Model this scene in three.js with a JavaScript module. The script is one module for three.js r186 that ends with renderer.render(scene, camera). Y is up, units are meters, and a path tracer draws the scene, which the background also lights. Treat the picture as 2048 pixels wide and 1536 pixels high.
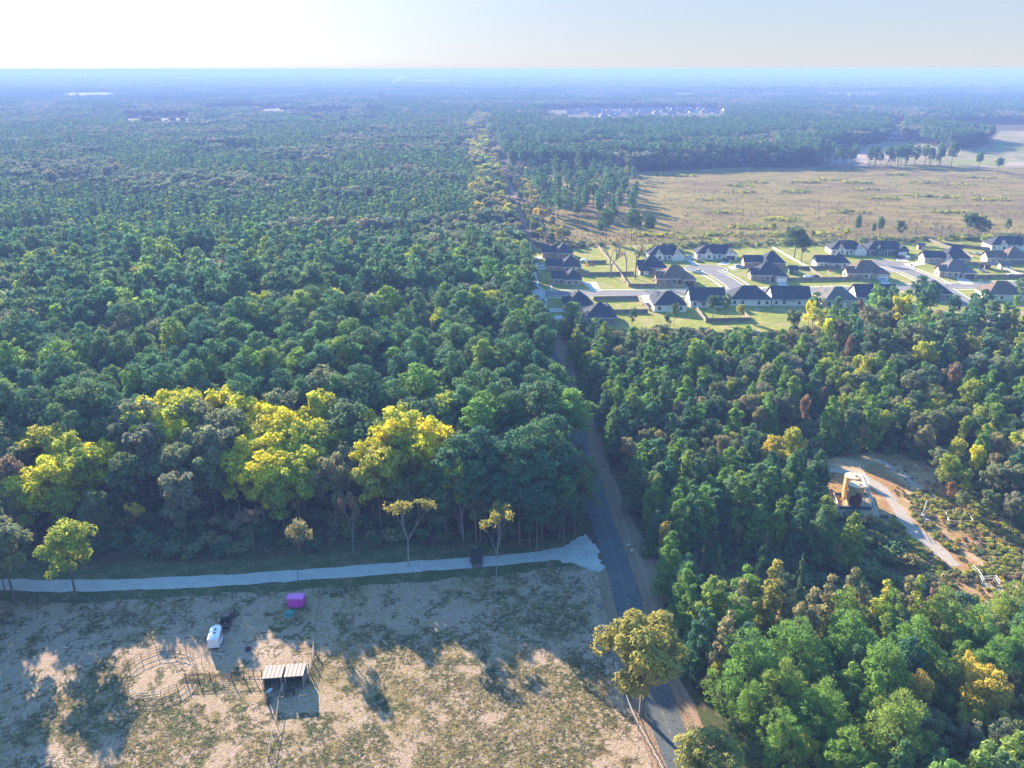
import * as THREE from 'three';
import { mergeGeometries } from 'three/addons/utils/BufferGeometryUtils.js';
import { MarchingCubes } from 'three/addons/objects/MarchingCubes.js';

// ---------- camera, sky, sun, exposure ----------
const scene = new THREE.Scene();
const HC = 100, F = 1657, PITCH = Math.atan((768 - 138) / F);      // a drone 100 m up; F in pixels of the 2048 px photograph
const camera = new THREE.PerspectiveCamera(2 * Math.atan(768 / F) * 180 / Math.PI, 4 / 3, 0.5, 90000);
camera.position.set(0, HC, 0);
camera.rotation.x = -PITCH;
const SUN_AZ = -31 * Math.PI / 180, SUN_EL = 20 * Math.PI / 180;   // azimuth from straight ahead, to the left
const sunDir = new THREE.Vector3(Math.sin(SUN_AZ) * Math.cos(SUN_EL), Math.sin(SUN_EL), -Math.cos(SUN_AZ) * Math.cos(SUN_EL));
const EXPOSURE = 4.6;
function makeSky() {
  const W = 512, H = 256, d = new Float32Array(W * H * 4);
  for (let r = 0; r < H; r++) for (let c = 0; c < W; c++) {
    const up = ((r + 0.5) / H - 0.5) * Math.PI, ro = ((c + 0.5) / W - 0.5) * 2 * Math.PI;
    const x = Math.cos(ro) * Math.cos(up), y = Math.sin(up), z = Math.sin(ro) * Math.cos(up);
    const e = Math.max(0, up) * 180 / Math.PI;
    const gam = Math.acos(Math.min(1, Math.max(-1, x * sunDir.x + y * sunDir.y + z * sunDir.z))) * 180 / Math.PI;
    const k = Math.exp(-e / 9), k2 = Math.exp(-e / 30);
    const zen = [0.030, 0.138, 0.315], mid = [0.080, 0.132, 0.185], hor = [0.155, 0.157, 0.156];
    const glow = 0.22 * Math.exp(-((gam / 22) ** 2)) + 0.060 * Math.exp(-gam / 36);
    const gc = [1.0, 0.95, 0.86], o = (r * W + c) * 4;
    for (let i = 0; i < 3; i++) d[o + i] = zen[i] * (1 - k2) + mid[i] * (k2 - k * k2) + hor[i] * k * k2 + gc[i] * glow;
    d[o + 3] = 1;
  }
  const t = new THREE.DataTexture(d, W, H, THREE.RGBAFormat, THREE.FloatType);
  t.mapping = THREE.EquirectangularReflectionMapping; t.magFilter = THREE.LinearFilter; t.needsUpdate = true;
  return t;
}
scene.background = makeSky();
scene.environment = scene.background;
const sun = new THREE.DirectionalLight(new THREE.Color().setRGB(1, 0.84, 0.64), 5);
sun.position.copy(sunDir).multiplyScalar(900).add(new THREE.Vector3(0, 0, -300));
sun.target.position.set(0, 0, -300); scene.add(sun.target);
sun.castShadow = true; sun.shadow.radius = 1; sun.shadow.mapSize.set(4096, 4096);
Object.assign(sun.shadow.camera, { left: -500, right: 500, top: 500, bottom: -500, near: 10, far: 2500 });
scene.add(sun);
scene.fog = new THREE.FogExp2(new THREE.Color().setRGB(0.29, 0.46, 1.0), 0.00024);
const renderer = new THREE.WebGLRenderer({ antialias: true });
renderer.toneMapping = THREE.LinearToneMapping;
renderer.toneMappingExposure = EXPOSURE;
renderer.shadowMap.enabled = true;

// ---------- helpers ----------
function rngOf(seed) { let s = seed | 0; return () => { s = (s + 0x6d2b79f5) | 0; let t = Math.imul(s ^ (s >>> 15), 1 | s); t = (t + Math.imul(t ^ (t >>> 7), 61 | t)) ^ t; return ((t ^ (t >>> 14)) >>> 0) / 4294967296; }; }
const rnd = rngOf(4711);
const rr = (a, b, r = rnd) => a + (b - a) * r();
const pick = (a, r = rnd) => a[Math.floor(r() * a.length)];
const clamp = (x, a, b) => Math.min(b, Math.max(a, x)), lerp = (a, b, t) => a + (b - a) * t;
const sstep = (a, b, x) => { const t = clamp((x - a) / (b - a), 0, 1); return t * t * (3 - 2 * t); };
const SP = Math.sin(PITCH), CP = Math.cos(PITCH);
// a photograph pixel to the point [X, Z ahead] where its ray meets the level h metres above the ground
function G(px, py, h = 0) { const dx = (px - 1024) / F, dy = (py - 768) / F, k = (HC - h) / (SP + dy * CP); return [dx * k, (CP - dy * SP) * k]; }
function proj(X, h, Z) { const u = HC - h, zc = Z * CP + u * SP, yc = u * CP - Z * SP; return [1024 + F * X / zc, 768 + F * yc / zc, zc]; }
const V = (X, y, Z) => new THREE.Vector3(X, y, -Z);
const taken = new Map();
function numbered(n) { const k = taken.get(n) || 0; taken.set(n, k + 1); return k ? n + '_' + String(k).padStart(3, '0') : n; }
function tag(o, label, category, group, kind) { if (label) o.userData.label = label; if (category) o.userData.category = category; if (group) o.userData.group = group; if (kind) o.userData.kind = kind; return o; }
function thing(name, label, category, [X, Z] = [0, 0], turn = 0, group, y = 0) { const o = new THREE.Group(); o.name = numbered(name); o.position.set(X, y, -Z); o.rotation.y = turn; scene.add(o); return tag(o, label, category, group); }
function prep(g) { const n = g.index ? g.toNonIndexed() : g.clone(); for (const k of Object.keys(n.attributes)) if (!['position', 'normal', 'uv'].includes(k)) n.deleteAttribute(k); if (!n.attributes.normal) n.computeVertexNormals(); if (!n.attributes.uv) n.setAttribute('uv', new THREE.BufferAttribute(new Float32Array(n.attributes.position.count * 2), 2)); return n; }
function merged(list) { return Array.isArray(list) ? (list.length === 1 ? prep(list[0]) : mergeGeometries(list.map(prep))) : list; }
function part(name, geo, mat, parent) { const m = new THREE.Mesh(merged(geo), mat); m.name = name; m.castShadow = m.receiveShadow = true; parent.add(m); return m; }
function topMesh(name, geo, mat, kind, label, category, group) { const m = part(numbered(name), geo, mat, scene); return tag(m, label, category, group, kind); }
function copyOf(o, [X, Z], turn, label, group, y = 0) { const c = o.clone(); c.name = numbered(o.name.replace(/_\d{3}$/, '')); c.position.set(X, y, -Z); c.rotation.y = turn; c.userData = { ...o.userData }; if (label) c.userData.label = label; if (group) c.userData.group = group; scene.add(c); return c; }
const box = (w, h, d, x = 0, y = 0, z = 0, ry = 0) => { const g = new THREE.BoxGeometry(w, h, d); if (ry) g.rotateY(ry); return g.translate(x, y, z); };
const cyl = (r0, r1, h, n = 8, x = 0, y = 0, z = 0) => new THREE.CylinderGeometry(r1, r0, h, n).translate(x, y + h / 2, z);
const UPV = new THREE.Vector3(0, 1, 0);
function rod(a, b, ra, rb = ra, n = 5) {                                // a bar from point a to point b
  const A = new THREE.Vector3(...a), B = new THREE.Vector3(...b), d = B.clone().sub(A), L = d.length();
  const g = new THREE.CylinderGeometry(rb, ra, L, n, 1).translate(0, L / 2, 0);
  g.applyQuaternion(new THREE.Quaternion().setFromUnitVectors(UPV, d.normalize()));
  return g.translate(A.x, A.y, A.z);
}
function beam(a, b, w, h) {                                             // a rectangular bar from a to b
  const A = new THREE.Vector3(...a), B = new THREE.Vector3(...b), d = B.clone().sub(A), L = d.length(), m = new THREE.Matrix4();
  m.lookAt(A, B, UPV); const g = new THREE.BoxGeometry(w, h, L); g.applyMatrix4(m); const c = A.add(B).multiplyScalar(0.5); return g.translate(c.x, c.y, c.z);
}
function tri(list, uvs) { const g = new THREE.BufferGeometry(); g.setAttribute('position', new THREE.BufferAttribute(new Float32Array(list.flat()), 3)); g.computeVertexNormals(); return g; }
function extr(pts, depth, bevel = 0) {                                  // outline in x,y pushed along z, centred
  const s = new THREE.Shape(pts.map((p) => new THREE.Vector2(p[0], p[1])));
  return new THREE.ExtrudeGeometry(s, { depth: depth - 2 * bevel, bevelEnabled: bevel > 0, bevelSize: bevel, bevelThickness: bevel, bevelSegments: 1 }).translate(0, 0, -depth / 2 + bevel);
}
// ---------- noise and textures ----------
const PERM = (() => { const r = rngOf(99), a = new Float32Array(65536); for (let i = 0; i < 65536; i++) a[i] = r(); return a; })();
function vn(x, y, per, seed = 0) {
  const xi = Math.floor(x), yi = Math.floor(y), fx = x - xi, fy = y - yi, u = fx * fx * (3 - 2 * fx), v = fy * fy * (3 - 2 * fy);
  const w = (i, j) => { if (per) { i = ((i % per) + per) % per; j = ((j % per) + per) % per; } return PERM[(Math.imul(i + 1013 * seed, 374761393) + Math.imul(j + 77 * seed, 668265263) ^ (i * 31)) >>> 7 & 65535]; };
  const a = w(xi, yi), b = w(xi + 1, yi), c = w(xi, yi + 1), d = w(xi + 1, yi + 1);
  return a + (b - a) * u + (c - a) * v + (a - b - c + d) * u * v;
}
function fbm(x, y, oct, per, seed = 0) { let s = 0, a = 0.5, t = 0; for (let i = 0; i < oct; i++) { s += a * vn(x, y, per, seed + i); t += a; x *= 2; y *= 2; if (per) per *= 2; a *= 0.5; } return s / t; }
const enc = (v) => { v = clamp(v, 0, 1); return Math.round(255 * (v <= 0.0031308 ? 12.92 * v : 1.055 * Math.pow(v, 1 / 2.4) - 0.055)); };
function colorTex(N, f, M = N) {                                       // f(u, v) -> linear rgb
  const d = new Uint8Array(N * M * 4);
  for (let j = 0; j < M; j++) for (let i = 0; i < N; i++) { const c = f((i + 0.5) / N, (j + 0.5) / M), o = (j * N + i) * 4; d[o] = enc(c[0]); d[o + 1] = enc(c[1]); d[o + 2] = enc(c[2]); d[o + 3] = 255; }
  const t = new THREE.DataTexture(d, N, M); t.colorSpace = THREE.SRGBColorSpace; t.wrapS = t.wrapT = THREE.RepeatWrapping; t.magFilter = t.minFilter = THREE.LinearFilter; t.needsUpdate = true; return t;
}
function dataTex(N, f) { const d = new Uint8Array(N * N * 4); for (let j = 0; j < N; j++) for (let i = 0; i < N; i++) { const v = Math.round(255 * clamp(f((i + 0.5) / N, (j + 0.5) / N), 0, 1)), o = (j * N + i) * 4; d[o] = d[o + 1] = d[o + 2] = v; d[o + 3] = 255; } const t = new THREE.DataTexture(d, N, N); t.wrapS = t.wrapT = THREE.RepeatWrapping; t.magFilter = t.minFilter = THREE.LinearFilter; t.needsUpdate = true; return t; }
const mixc = (a, b, t) => [lerp(a[0], b[0], t), lerp(a[1], b[1], t), lerp(a[2], b[2], t)];
const mul = (a, k) => [a[0] * k, a[1] * k, a[2] * k];
const lin = (r, g, b) => new THREE.Color().setRGB(r, g, b);
function std(name, c, rough = 0.9, o = {}) { const m = new THREE.MeshStandardMaterial({ color: lin(...c), roughness: rough, ...o }); m.name = name; return m; }
function texMat(name, tex, size, rough = 0.95, bumpTex, bump = 0) { const t = tex.clone(); t.repeat.set(1 / size, 1 / size); t.needsUpdate = true; const m = new THREE.MeshPhysicalMaterial({ map: t, roughness: rough, specularIntensity: 0.12 }); if (bumpTex) { const b = bumpTex.clone(); b.repeat.set(1 / size, 1 / size); b.needsUpdate = true; m.bumpMap = b; m.bumpScale = bump; } m.name = name; return m; }
// ---------- ground sheets ----------
function sheetGeo(pts, y, uvBox) {
  const s = new THREE.Shape(pts.map((p) => new THREE.Vector2(p[0], p[1])));
  const g = new THREE.ShapeGeometry(s).rotateX(-Math.PI / 2).translate(0, y, 0);
  if (uvBox) { const p = g.attributes.position, u = g.attributes.uv; for (let i = 0; i < p.count; i++) u.setXY(i, (p.getX(i) - uvBox[0]) / uvBox[2], (-p.getZ(i) - uvBox[1]) / uvBox[3]); }
  return g;
}
const sheet = (name, pts, y, mat, uvBox) => topMesh(name, sheetGeo(pts, y, uvBox), mat, 'structure');
function rough(pts, amp, step, r = rnd) {                              // an outline with uneven edges
  const out = []; pts.forEach((p, i) => { const q = pts[(i + 1) % pts.length], L = Math.hypot(q[0] - p[0], q[1] - p[1]), n = Math.max(1, Math.round(L / step)); for (let k = 0; k < n; k++) out.push([lerp(p[0], q[0], k / n) + rr(-amp, amp, r), lerp(p[1], q[1], k / n) + rr(-amp, amp, r)]); }); return out;
}
function smoothLine(pts, step) { const c = new THREE.CatmullRomCurve3(pts.map((p) => new THREE.Vector3(p[0], 0, p[1])), false, 'centripetal'), L = c.getLength(), n = Math.max(2, Math.round(L / step)); return c.getSpacedPoints(n).map((p) => [p.x, p.z]); }
function ribbonGeo(line, a, b, y, wob = 0, y2 = y) {                   // a strip between the offsets a and b (to the right) of a line
  const pos = [], uv = [], idx = []; let s = 0;
  line.forEach((p, i) => {
    const q = line[Math.min(i + 1, line.length - 1)], o = line[Math.max(i - 1, 0)], tx = q[0] - o[0], tz = q[1] - o[1], L = Math.hypot(tx, tz) || 1, nx = tz / L, nz = -tx / L;
    if (i) s += Math.hypot(p[0] - o[0], p[1] - o[1]);
    const A = (typeof a === 'function' ? a(p, i) : a) + (wob ? rr(-wob, wob) : 0), B = (typeof b === 'function' ? b(p, i) : b) + (wob ? rr(-wob, wob) : 0);
    for (const [w, yy] of [[A, y], [B, y2]]) { pos.push(p[0] + nx * w, yy, -(p[1] + nz * w)); uv.push(w, s); }
    if (i) { const k = 2 * i; idx.push(k - 2, k - 1, k, k, k - 1, k + 1); }
  });
  const g = new THREE.BufferGeometry(); g.setAttribute('position', new THREE.BufferAttribute(new Float32Array(pos), 3)); g.setAttribute('uv', new THREE.BufferAttribute(new Float32Array(uv), 2)); g.setIndex(idx); g.computeVertexNormals(); return g;
}
function inPoly(x, z, poly) { let c = false; for (let i = 0, j = poly.length - 1; i < poly.length; j = i++) { const a = poly[i], b = poly[j]; if ((a[1] > z) !== (b[1] > z) && x < ((b[0] - a[0]) * (z - a[1])) / (b[1] - a[1]) + a[0]) c = !c; } return c; }
const pxPoly = (list, h = 0) => list.map(([a, b]) => G(a, b, h));
function along(tab, k) { if (k <= tab[0][0]) return tab[0][1]; for (let i = 1; i < tab.length; i++) if (k <= tab[i][0]) return lerp(tab[i - 1][1], tab[i][1], (k - tab[i - 1][0]) / (tab[i][0] - tab[i - 1][0])); return tab[tab.length - 1][1]; }
const segDist = (x, z, a, b) => { const t = clamp(((x - a[0]) * (b[0] - a[0]) + (z - a[1]) * (b[1] - a[1])) / ((b[0] - a[0]) ** 2 + (b[1] - a[1]) ** 2 || 1), 0, 1); return Math.hypot(x - a[0] - t * (b[0] - a[0]), z - a[1] - t * (b[1] - a[1])); };
// ================= the setting =================
const roadLine = smoothLine([[31, 40], ...[[1400, 1600], [1345, 1480], [1262, 1229], [1238, 1137], [1204, 1043], [1190, 990], [1160, 896], [1149, 855], [1128, 800], [1107, 735], [1092, 680], [1080, 620], [1066, 550], [1048, 480], [1028, 420], [1004, 350], [988, 310], [973, 280]].map((p) => G(...p)), [-45, 1420]], 6);
const roadTab = roadLine.map(([x, z]) => [z, x]).sort((a, b) => a[0] - b[0]);
const roadX = (Z) => along(roadTab, Z);
const driveLine = smoothLine([[-190, 146], ...[[-150, 1172], [0, 1170], [143, 1172], [342, 1166], [513, 1156.5], [683, 1144.5], [839, 1132.5], [942, 1126], [1044, 1117], [1110, 1108], [1195, 1096]].map((p) => G(...p))], 2.5);
const driveTab = driveLine.map(([x, z]) => [x, z]).sort((a, b) => a[0] - b[0]);
const driveZ = (X) => along(driveTab, X);

const litterTex = colorTex(1024, (u, v) => { const a = fbm(u * 10, v * 10, 5, 10, 1), b = fbm(u * 60, v * 60, 3, 60, 2), c = fbm(u * 220, v * 220, 2, 220, 3); let k = mixc([0.075, 0.055, 0.033], [0.06, 0.075, 0.03], sstep(0.4, 0.6, a)); k = mixc(k, [0.13, 0.095, 0.06], sstep(0.52, 0.75, b)); return mul(k, 0.6 + 0.8 * c); });
const groundMat = texMat('forest_floor', litterTex, 60);
sheet('ground', [[-46000, -300], [46000, -300], [46000, 48000], [-46000, 48000]], 0, groundMat);

// --- pasture: sand, straw and weeds, one texture over the whole of it
const PB = [-150, 40, 185, 125];
const blob = (X, Z, [x, z, rx, rz]) => Math.exp(-(((X - x) / rx) ** 2 + ((Z - z) / rz) ** 2));
const pxBlob = (px, py, rx, rz) => [...G(px, py), rx, rz];
const greenBlobs = [pxBlob(1080, 1240, 9, 7), pxBlob(1170, 1260, 7, 12), pxBlob(1120, 1430, 14, 12), pxBlob(1000, 1480, 16, 9), pxBlob(860, 1400, 8, 6), pxBlob(700, 1480, 14, 7), pxBlob(400, 1440, 12, 8), pxBlob(820, 1300, 9, 4), pxBlob(1130, 1180, 5, 4), pxBlob(250, 1230, 10, 4), pxBlob(330, 1490, 14, 6)];
const sandBlobs = [pxBlob(330, 1342, 6.5, 6.5), pxBlob(480, 1300, 7, 9), pxBlob(500, 1240, 8, 5), pxBlob(800, 1230, 12, 4), pxBlob(650, 1220, 2.6, 9), pxBlob(950, 1325, 4, 2), pxBlob(840, 1345, 3, 2), pxBlob(600, 1400, 6, 5), pxBlob(1205, 1240, 2.5, 20), pxBlob(1245, 1400, 2.2, 16), pxBlob(1290, 1480, 2.5, 12), pxBlob(560, 1490, 1.4, 14), pxBlob(760, 1440, 12, 7), pxBlob(470, 1400, 10, 5), pxBlob(440, 1480, 5, 4)];
const pastureTex = colorTex(2048, (u, v) => {
  const X = PB[0] + u * PB[2], Z = PB[1] + v * PB[3], w1 = fbm(X / 9 + 3, Z / 9, 4, 0, 5), w2 = fbm(X / 2.3, Z / 2.3, 4, 0, 9), w3 = fbm(X / 0.55, Z / 0.62, 3, 0, 14), w4 = fbm(X / 0.2, Z / 0.24, 2, 0, 20), rd = 1 - Math.abs(2 * fbm(X / 0.95 + 2 * w2, Z / 0.9, 3, 0, 31) - 1);
  let g = 0, s = 0; for (const b of greenBlobs) g += blob(X, Z, b); for (const b of sandBlobs) s += blob(X, Z, b);
  const cover = sstep(0.42, 0.60, 0.55 * w1 + 0.45 * w2 + 0.10 * Math.min(g, 1.3) - 0.13 * Math.min(s, 1.2));
  let c = mixc([0.385, 0.275, 0.205], [0.50, 0.385, 0.295], w2);                     // bare sand
  c = mixc(c, [0.36, 0.265, 0.145], sstep(0.42, 0.62, w3 * 0.6 + w1 * 0.4) * 0.75);         // straw
  const weed = mixc([0.155, 0.125, 0.045], [0.26, 0.195, 0.08], w3);
  c = mixc(c, weed, cover * (0.35 + 0.65 * sstep(0.36, 0.56, w3)));
  c = mixc(c, [0.085, 0.07, 0.04], sstep(0.78, 0.93, rd) * sstep(0.40, 0.55, w2 + 0.15 * Math.min(1, g) - 0.12 * Math.min(1, s)) * 0.8);   // dark weed tufts
  c = mixc(c, [0.055, 0.075, 0.035], sstep(0.56, 0.70, w2 * 0.6 + w1 * 0.4 + 0.05 * g) * sstep(0.40, 0.55, w3) * 0.8);
  return mul(c, 0.58 + 0.48 * w4);
});
const fineBump = dataTex(512, (u, v) => 0.6 * fbm(u * 40, v * 40, 4, 40, 51) + 0.4 * fbm(u * 128, v * 128, 2, 128, 55));
const pastureMat = new THREE.MeshPhysicalMaterial({ map: pastureTex, roughness: 1, specularIntensity: 0.12 }); pastureMat.name = 'pasture';
{ const b = fineBump.clone(); b.repeat.set(PB[2] / 8, PB[3] / 8); b.needsUpdate = true; pastureMat.bumpMap = b; pastureMat.bumpScale = 0.16; }
const pasturePts = [[-150, 44], [33, 44]];
for (let z = 48; z < 156; z += 4) pasturePts.push([roadX(z) - 3.4 + rr(-0.3, 0.3), z]);
for (let x = roadX(156) - 4; x > -148; x -= 4) pasturePts.push([x, driveZ(x) - 2.4 + rr(-0.4, 0.4)]);
pasturePts.push([-149, driveZ(-149) - 2]);
sheet('pasture', pasturePts, 0.012, pastureMat, PB);

// --- verges, gravel drive, road
const vergeTex = colorTex(512, (u, v) => { const a = fbm(u * 8, v * 8, 4, 8, 61), b = fbm(u * 60, v * 60, 3, 60, 66); return mul(mixc([0.06, 0.085, 0.03], [0.16, 0.13, 0.07], sstep(0.42, 0.66, a * 0.6 + b * 0.4)), 0.55 + 0.9 * b); });
const vergeMat = texMat('verge', vergeTex, 14, 1, fineBump, 0.1);
topMesh('verge_grass', ribbonGeo(driveLine.filter((p) => p[0] < roadX(150) - 5), 2.0, (p) => 4.6 + 1.6 * fbm(p[0] / 7, 3.3, 3, 0, 41), 0.02, 0.5), vergeMat, 'structure');
topMesh('verge_grass', ribbonGeo(driveLine.filter((p) => p[0] < roadX(150) - 5), -7.5, -1.9, 0.02, 0.3), vergeMat, 'structure');
const gravelTex = colorTex(1024, (u, v) => { const a = fbm(u * 6, v * 6, 4, 6, 71), b = fbm(u * 160, v * 160, 2, 160, 75), c = fbm(u * 24, v * 24, 3, 24, 78); return mul(mixc([0.35, 0.34, 0.325], [0.50, 0.485, 0.465], a), (0.7 + 0.5 * b) * (0.85 + 0.3 * c)); });
const gravelMat = texMat('gravel', gravelTex, 12, 1, fineBump, 0.05);
topMesh('gravel_drive', [ribbonGeo(driveLine, -2.1, 2.0, 0.035, 0.25), sheetGeo(rough(pxPoly([[1080, 1116], [1120, 1098], [1160, 1074], [1174, 1066], [1196, 1110], [1208, 1140], [1196, 1146], [1150, 1128]]), 0.5, 0.9), 0.039)], gravelMat, 'structure');
const trackMatOf = () => texMat('thin_gravel', colorTex(256, (u, v) => mul(mixc([0.24, 0.19, 0.13], [0.36, 0.31, 0.26], fbm(u * 6, v * 6, 4, 6, 147)), 0.7 + 0.6 * fbm(u * 50, v * 50, 2, 50, 148))), 8);
const rutMat = texMat('weedy_gravel', colorTex(256, (u, v) => mul(mixc([0.40, 0.39, 0.37], [0.17, 0.17, 0.10], sstep(0.42, 0.6, fbm(u * 8, v * 8, 3, 8, 84))), 0.7 + 0.6 * fbm(u * 40, v * 40, 3, 40, 82))), 6);
topMesh('gravel_track', ribbonGeo(smoothLine([[1925, 1142], [1955, 1158], [1990, 1182], [2050, 1222]].map((p) => G(...p)), 2), -1.0, 1.0, 0.03, 0.6), trackMatOf(), 'structure');
const asphaltTex = colorTex(1024, (u, v) => { const a = fbm(u * 5, v * 5, 4, 5, 91), b = fbm(u * 150, v * 150, 2, 150, 95), c = vn(u * 90, v * 6, 0, 97); let k = mixc([0.075, 0.088, 0.094], [0.115, 0.128, 0.132], a); k = mul(k, 0.8 + 0.4 * b); const cr = 1 - Math.abs(2 * fbm(u * 9 + a, v * 9, 3, 9, 99) - 1); return mul(k, cr > 0.965 ? 0.55 : 0.95 + 0.1 * c); });
const roadMat = texMat('asphalt', asphaltTex, 14, 0.9);
topMesh('road', ribbonGeo(roadLine, -2.7, 2.7, 0.05, 0.08), roadMat, 'structure');
const paintMat = texMat('worn_yellow', colorTex(256, (u, v) => mixc([0.12, 0.12, 0.11], [0.26, 0.24, 0.15], sstep(0.42, 0.7, fbm(u * 30, v * 30, 3, 30, 103)))), 6);
for (const o of [-0.12, 0.12]) topMesh('centre_line', ribbonGeo(roadLine, o - 0.05, o + 0.05, 0.056), paintMat, 'structure');
const shoulderTex = colorTex(1024, (u, v) => { const a = fbm(u * 6, v * 6, 4, 6, 111), b = fbm(u * 70, v * 70, 3, 70, 115), r = fbm(u * 60, v * 3, 3, 60, 118); let k = mixc([0.20, 0.13, 0.088], [0.31, 0.215, 0.15], a); k = mixc(k, [0.12, 0.11, 0.055], sstep(0.52, 0.68, b * 0.5 + a * 0.2 + r * 0.3)); return mul(k, 0.65 + 0.7 * b); });
const shoulderMat = texMat('dirt_shoulder', shoulderTex, 16, 1, fineBump, 0.16);
topMesh('dirt_shoulder', ribbonGeo(roadLine.filter((p) => p[1] < 345), 2.5, (p) => 7.2 + 1.1 * Math.sin(p[1] * 0.09) + (p[1] < 120 ? -1 : 0), 0.03, 0.5), shoulderMat, 'structure');
topMesh('dirt_shoulder', ribbonGeo(roadLine.filter((p) => p[1] < 158), -4.8, -2.5, 0.028, 0.4), shoulderMat, 'structure');
topMesh('dirt_shoulder', ribbonGeo(roadLine.filter((p) => p[1] > 440), 2.3, 5.5, 0.03, 0.9), shoulderMat, 'structure');
topMesh('ditch_bank', ribbonGeo(roadLine.filter((p) => p[1] > 100 && p[1] < 175), 4.5, (p) => 5.3 + 0.5 * Math.sin(p[1] * 0.3), 0.04, 0.25), texMat('red_clay', colorTex(256, (u, v) => mul([0.28, 0.19, 0.14], 0.7 + 0.6 * fbm(u * 20, v * 20, 3, 20, 121))), 6), 'structure');

// --- well clearing
const padTex = colorTex(1024, (u, v) => { const a = fbm(u * 7, v * 7, 5, 7, 131), b = fbm(u * 60, v * 60, 3, 60, 135), r = fbm((u + v * 0.6) * 40, (v - u * 0.6) * 6, 3, 0, 139); let k = mixc([0.31, 0.165, 0.085], [0.42, 0.285, 0.185], sstep(0.35, 0.65, a)); k = mixc(k, [0.21, 0.17, 0.06], sstep(0.5, 0.64, b * 0.6 + r * 0.4) * 0.8); return mul(k, 0.6 + 0.8 * b); });
const padMat = texMat('clearing_dirt', padTex, 40, 1, fineBump, 0.12);
const clearing = pxPoly([[1625, 930], [1680, 910], [1740, 905], [1800, 910], [1870, 935], [1930, 980], [1990, 1030], [2060, 1070], [2120, 1230], [1960, 1215], [1880, 1190], [1830, 1130], [1790, 1080], [1745, 1045], [1665, 1030], [1630, 975]]);
sheet('clearing', rough(clearing, 0.8, 3), 0.012, padMat);
const trackTex = colorTex(512, (u, v) => { const a = fbm(u * 8, v * 8, 4, 8, 141), b = fbm(u * 70, v * 70, 2, 70, 145); return mul(mixc([0.27, 0.225, 0.185], [0.38, 0.33, 0.285], a), 0.7 + 0.6 * b); });
const trackMat = texMat('track_gravel', trackTex, 10, 1);
const trackLine = smoothLine([[1640, 938], [1690, 940], [1740, 962], [1785, 1005], [1830, 1062], [1880, 1105], [1915, 1132]].map((p) => G(...p)), 2);
topMesh('gravel_track', ribbonGeo(trackLine, (p, i) => -1.5 + 0.5 * Math.sin(i * 0.5), (p, i) => 1.6 + 0.6 * Math.sin(i * 0.37), 0.03, 0.6), trackMat, 'structure');
topMesh('gravel_track', ribbonGeo(smoothLine([[1755, 918], [1800, 945], [1850, 985], [1890, 1010]].map((p) => G(...p)), 2), -0.8, 0.9, 0.027, 0.3), trackMat, 'structure');

// --- dry meadow and the open fields behind it
const meadowTex = colorTex(2048, (u, v) => {
  const X = u * 620, Z = v * 480, a = fbm(X / 55, Z / 40, 4, 0, 151), b = fbm(X / 12, Z / 7, 4, 0, 155), c = fbm(X / 2, Z / 1.6, 3, 0, 159), d = fbm(X / 0.7, Z / 0.7, 2, 0, 163);
  let k = mixc([0.20, 0.15, 0.058], [0.275, 0.215, 0.08], a); k = mixc(k, [0.145, 0.135, 0.04], sstep(0.48, 0.62, b * 0.7 + c * 0.3)); k = mixc(k, [0.165, 0.12, 0.06], sstep(0.52, 0.68, fbm(X / 30 + 9, Z / 14, 4, 0, 167)));
  return mul(k, 0.55 + 0.55 * c + 0.35 * d);
});
const meadowMat = new THREE.MeshPhysicalMaterial({ map: meadowTex, roughness: 1, specularIntensity: 0.1 }); meadowMat.name = 'dry_meadow';
const MB = [0, 470, 620, 480];
{ const b = fineBump.clone(); b.repeat.set(40, 30); b.needsUpdate = true; meadowMat.bumpMap = b; meadowMat.bumpScale = 0.5; }
const meadow = [[roadX(500) + 16, 500], G(1500, 489), G(1700, 480), G(2140, 468), G(2200, 336), G(1500, 334), G(1230, 346), [roadX(900) + 24, 900]];
sheet('meadow', rough(meadow, 3, 18), 0.02, meadowMat, MB);
const hayTex = colorTex(512, (u, v) => { const a = fbm(u * 6, v * 6, 5, 6, 171), b = fbm(u * 40, v * 40, 3, 40, 175); return mul(mixc([0.25, 0.195, 0.12], [0.17, 0.17, 0.07], sstep(0.45, 0.6, a)), 0.65 + 0.7 * b); });
const hayMat = texMat('hay_field', hayTex, 160, 1);
const fieldsPx = {
  right_field: [[1640, 334], [2120, 336], [2120, 262], [2000, 262], [1975, 290], [1900, 300], [1830, 282], [1760, 284], [1640, 306]],
  grass_plot: [[1781, 265], [1808, 265], [1808, 249], [1783, 249]],
  plot_by_houses: [[1085, 226], [1145, 227], [1145, 219], [1085, 218]],
  plot_end: [[1396, 229], [1450, 231], [1450, 221], [1396, 219]],
  far_field: [[1438, 186], [1530, 188], [1530, 184], [1438, 183]],
  long_field: [[1590, 188], [1770, 190], [1770, 184], [1640, 184]],
  strip_field: [[70, 193], [120, 191], [235, 188], [235, 184], [150, 185], [70, 190]],
  pale_field: [[250, 243], [380, 242], [380, 234], [250, 235]],
  green_field: [[405, 238], [440, 237], [440, 233], [405, 234]],
  hazy_field: [[620, 235], [700, 234], [700, 229], [620, 229]],
  row_field: [[725, 232], [772, 232], [772, 226], [725, 226]],
  small_field: [[1340, 189], [1395, 190], [1395, 185], [1340, 184]],
};

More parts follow.
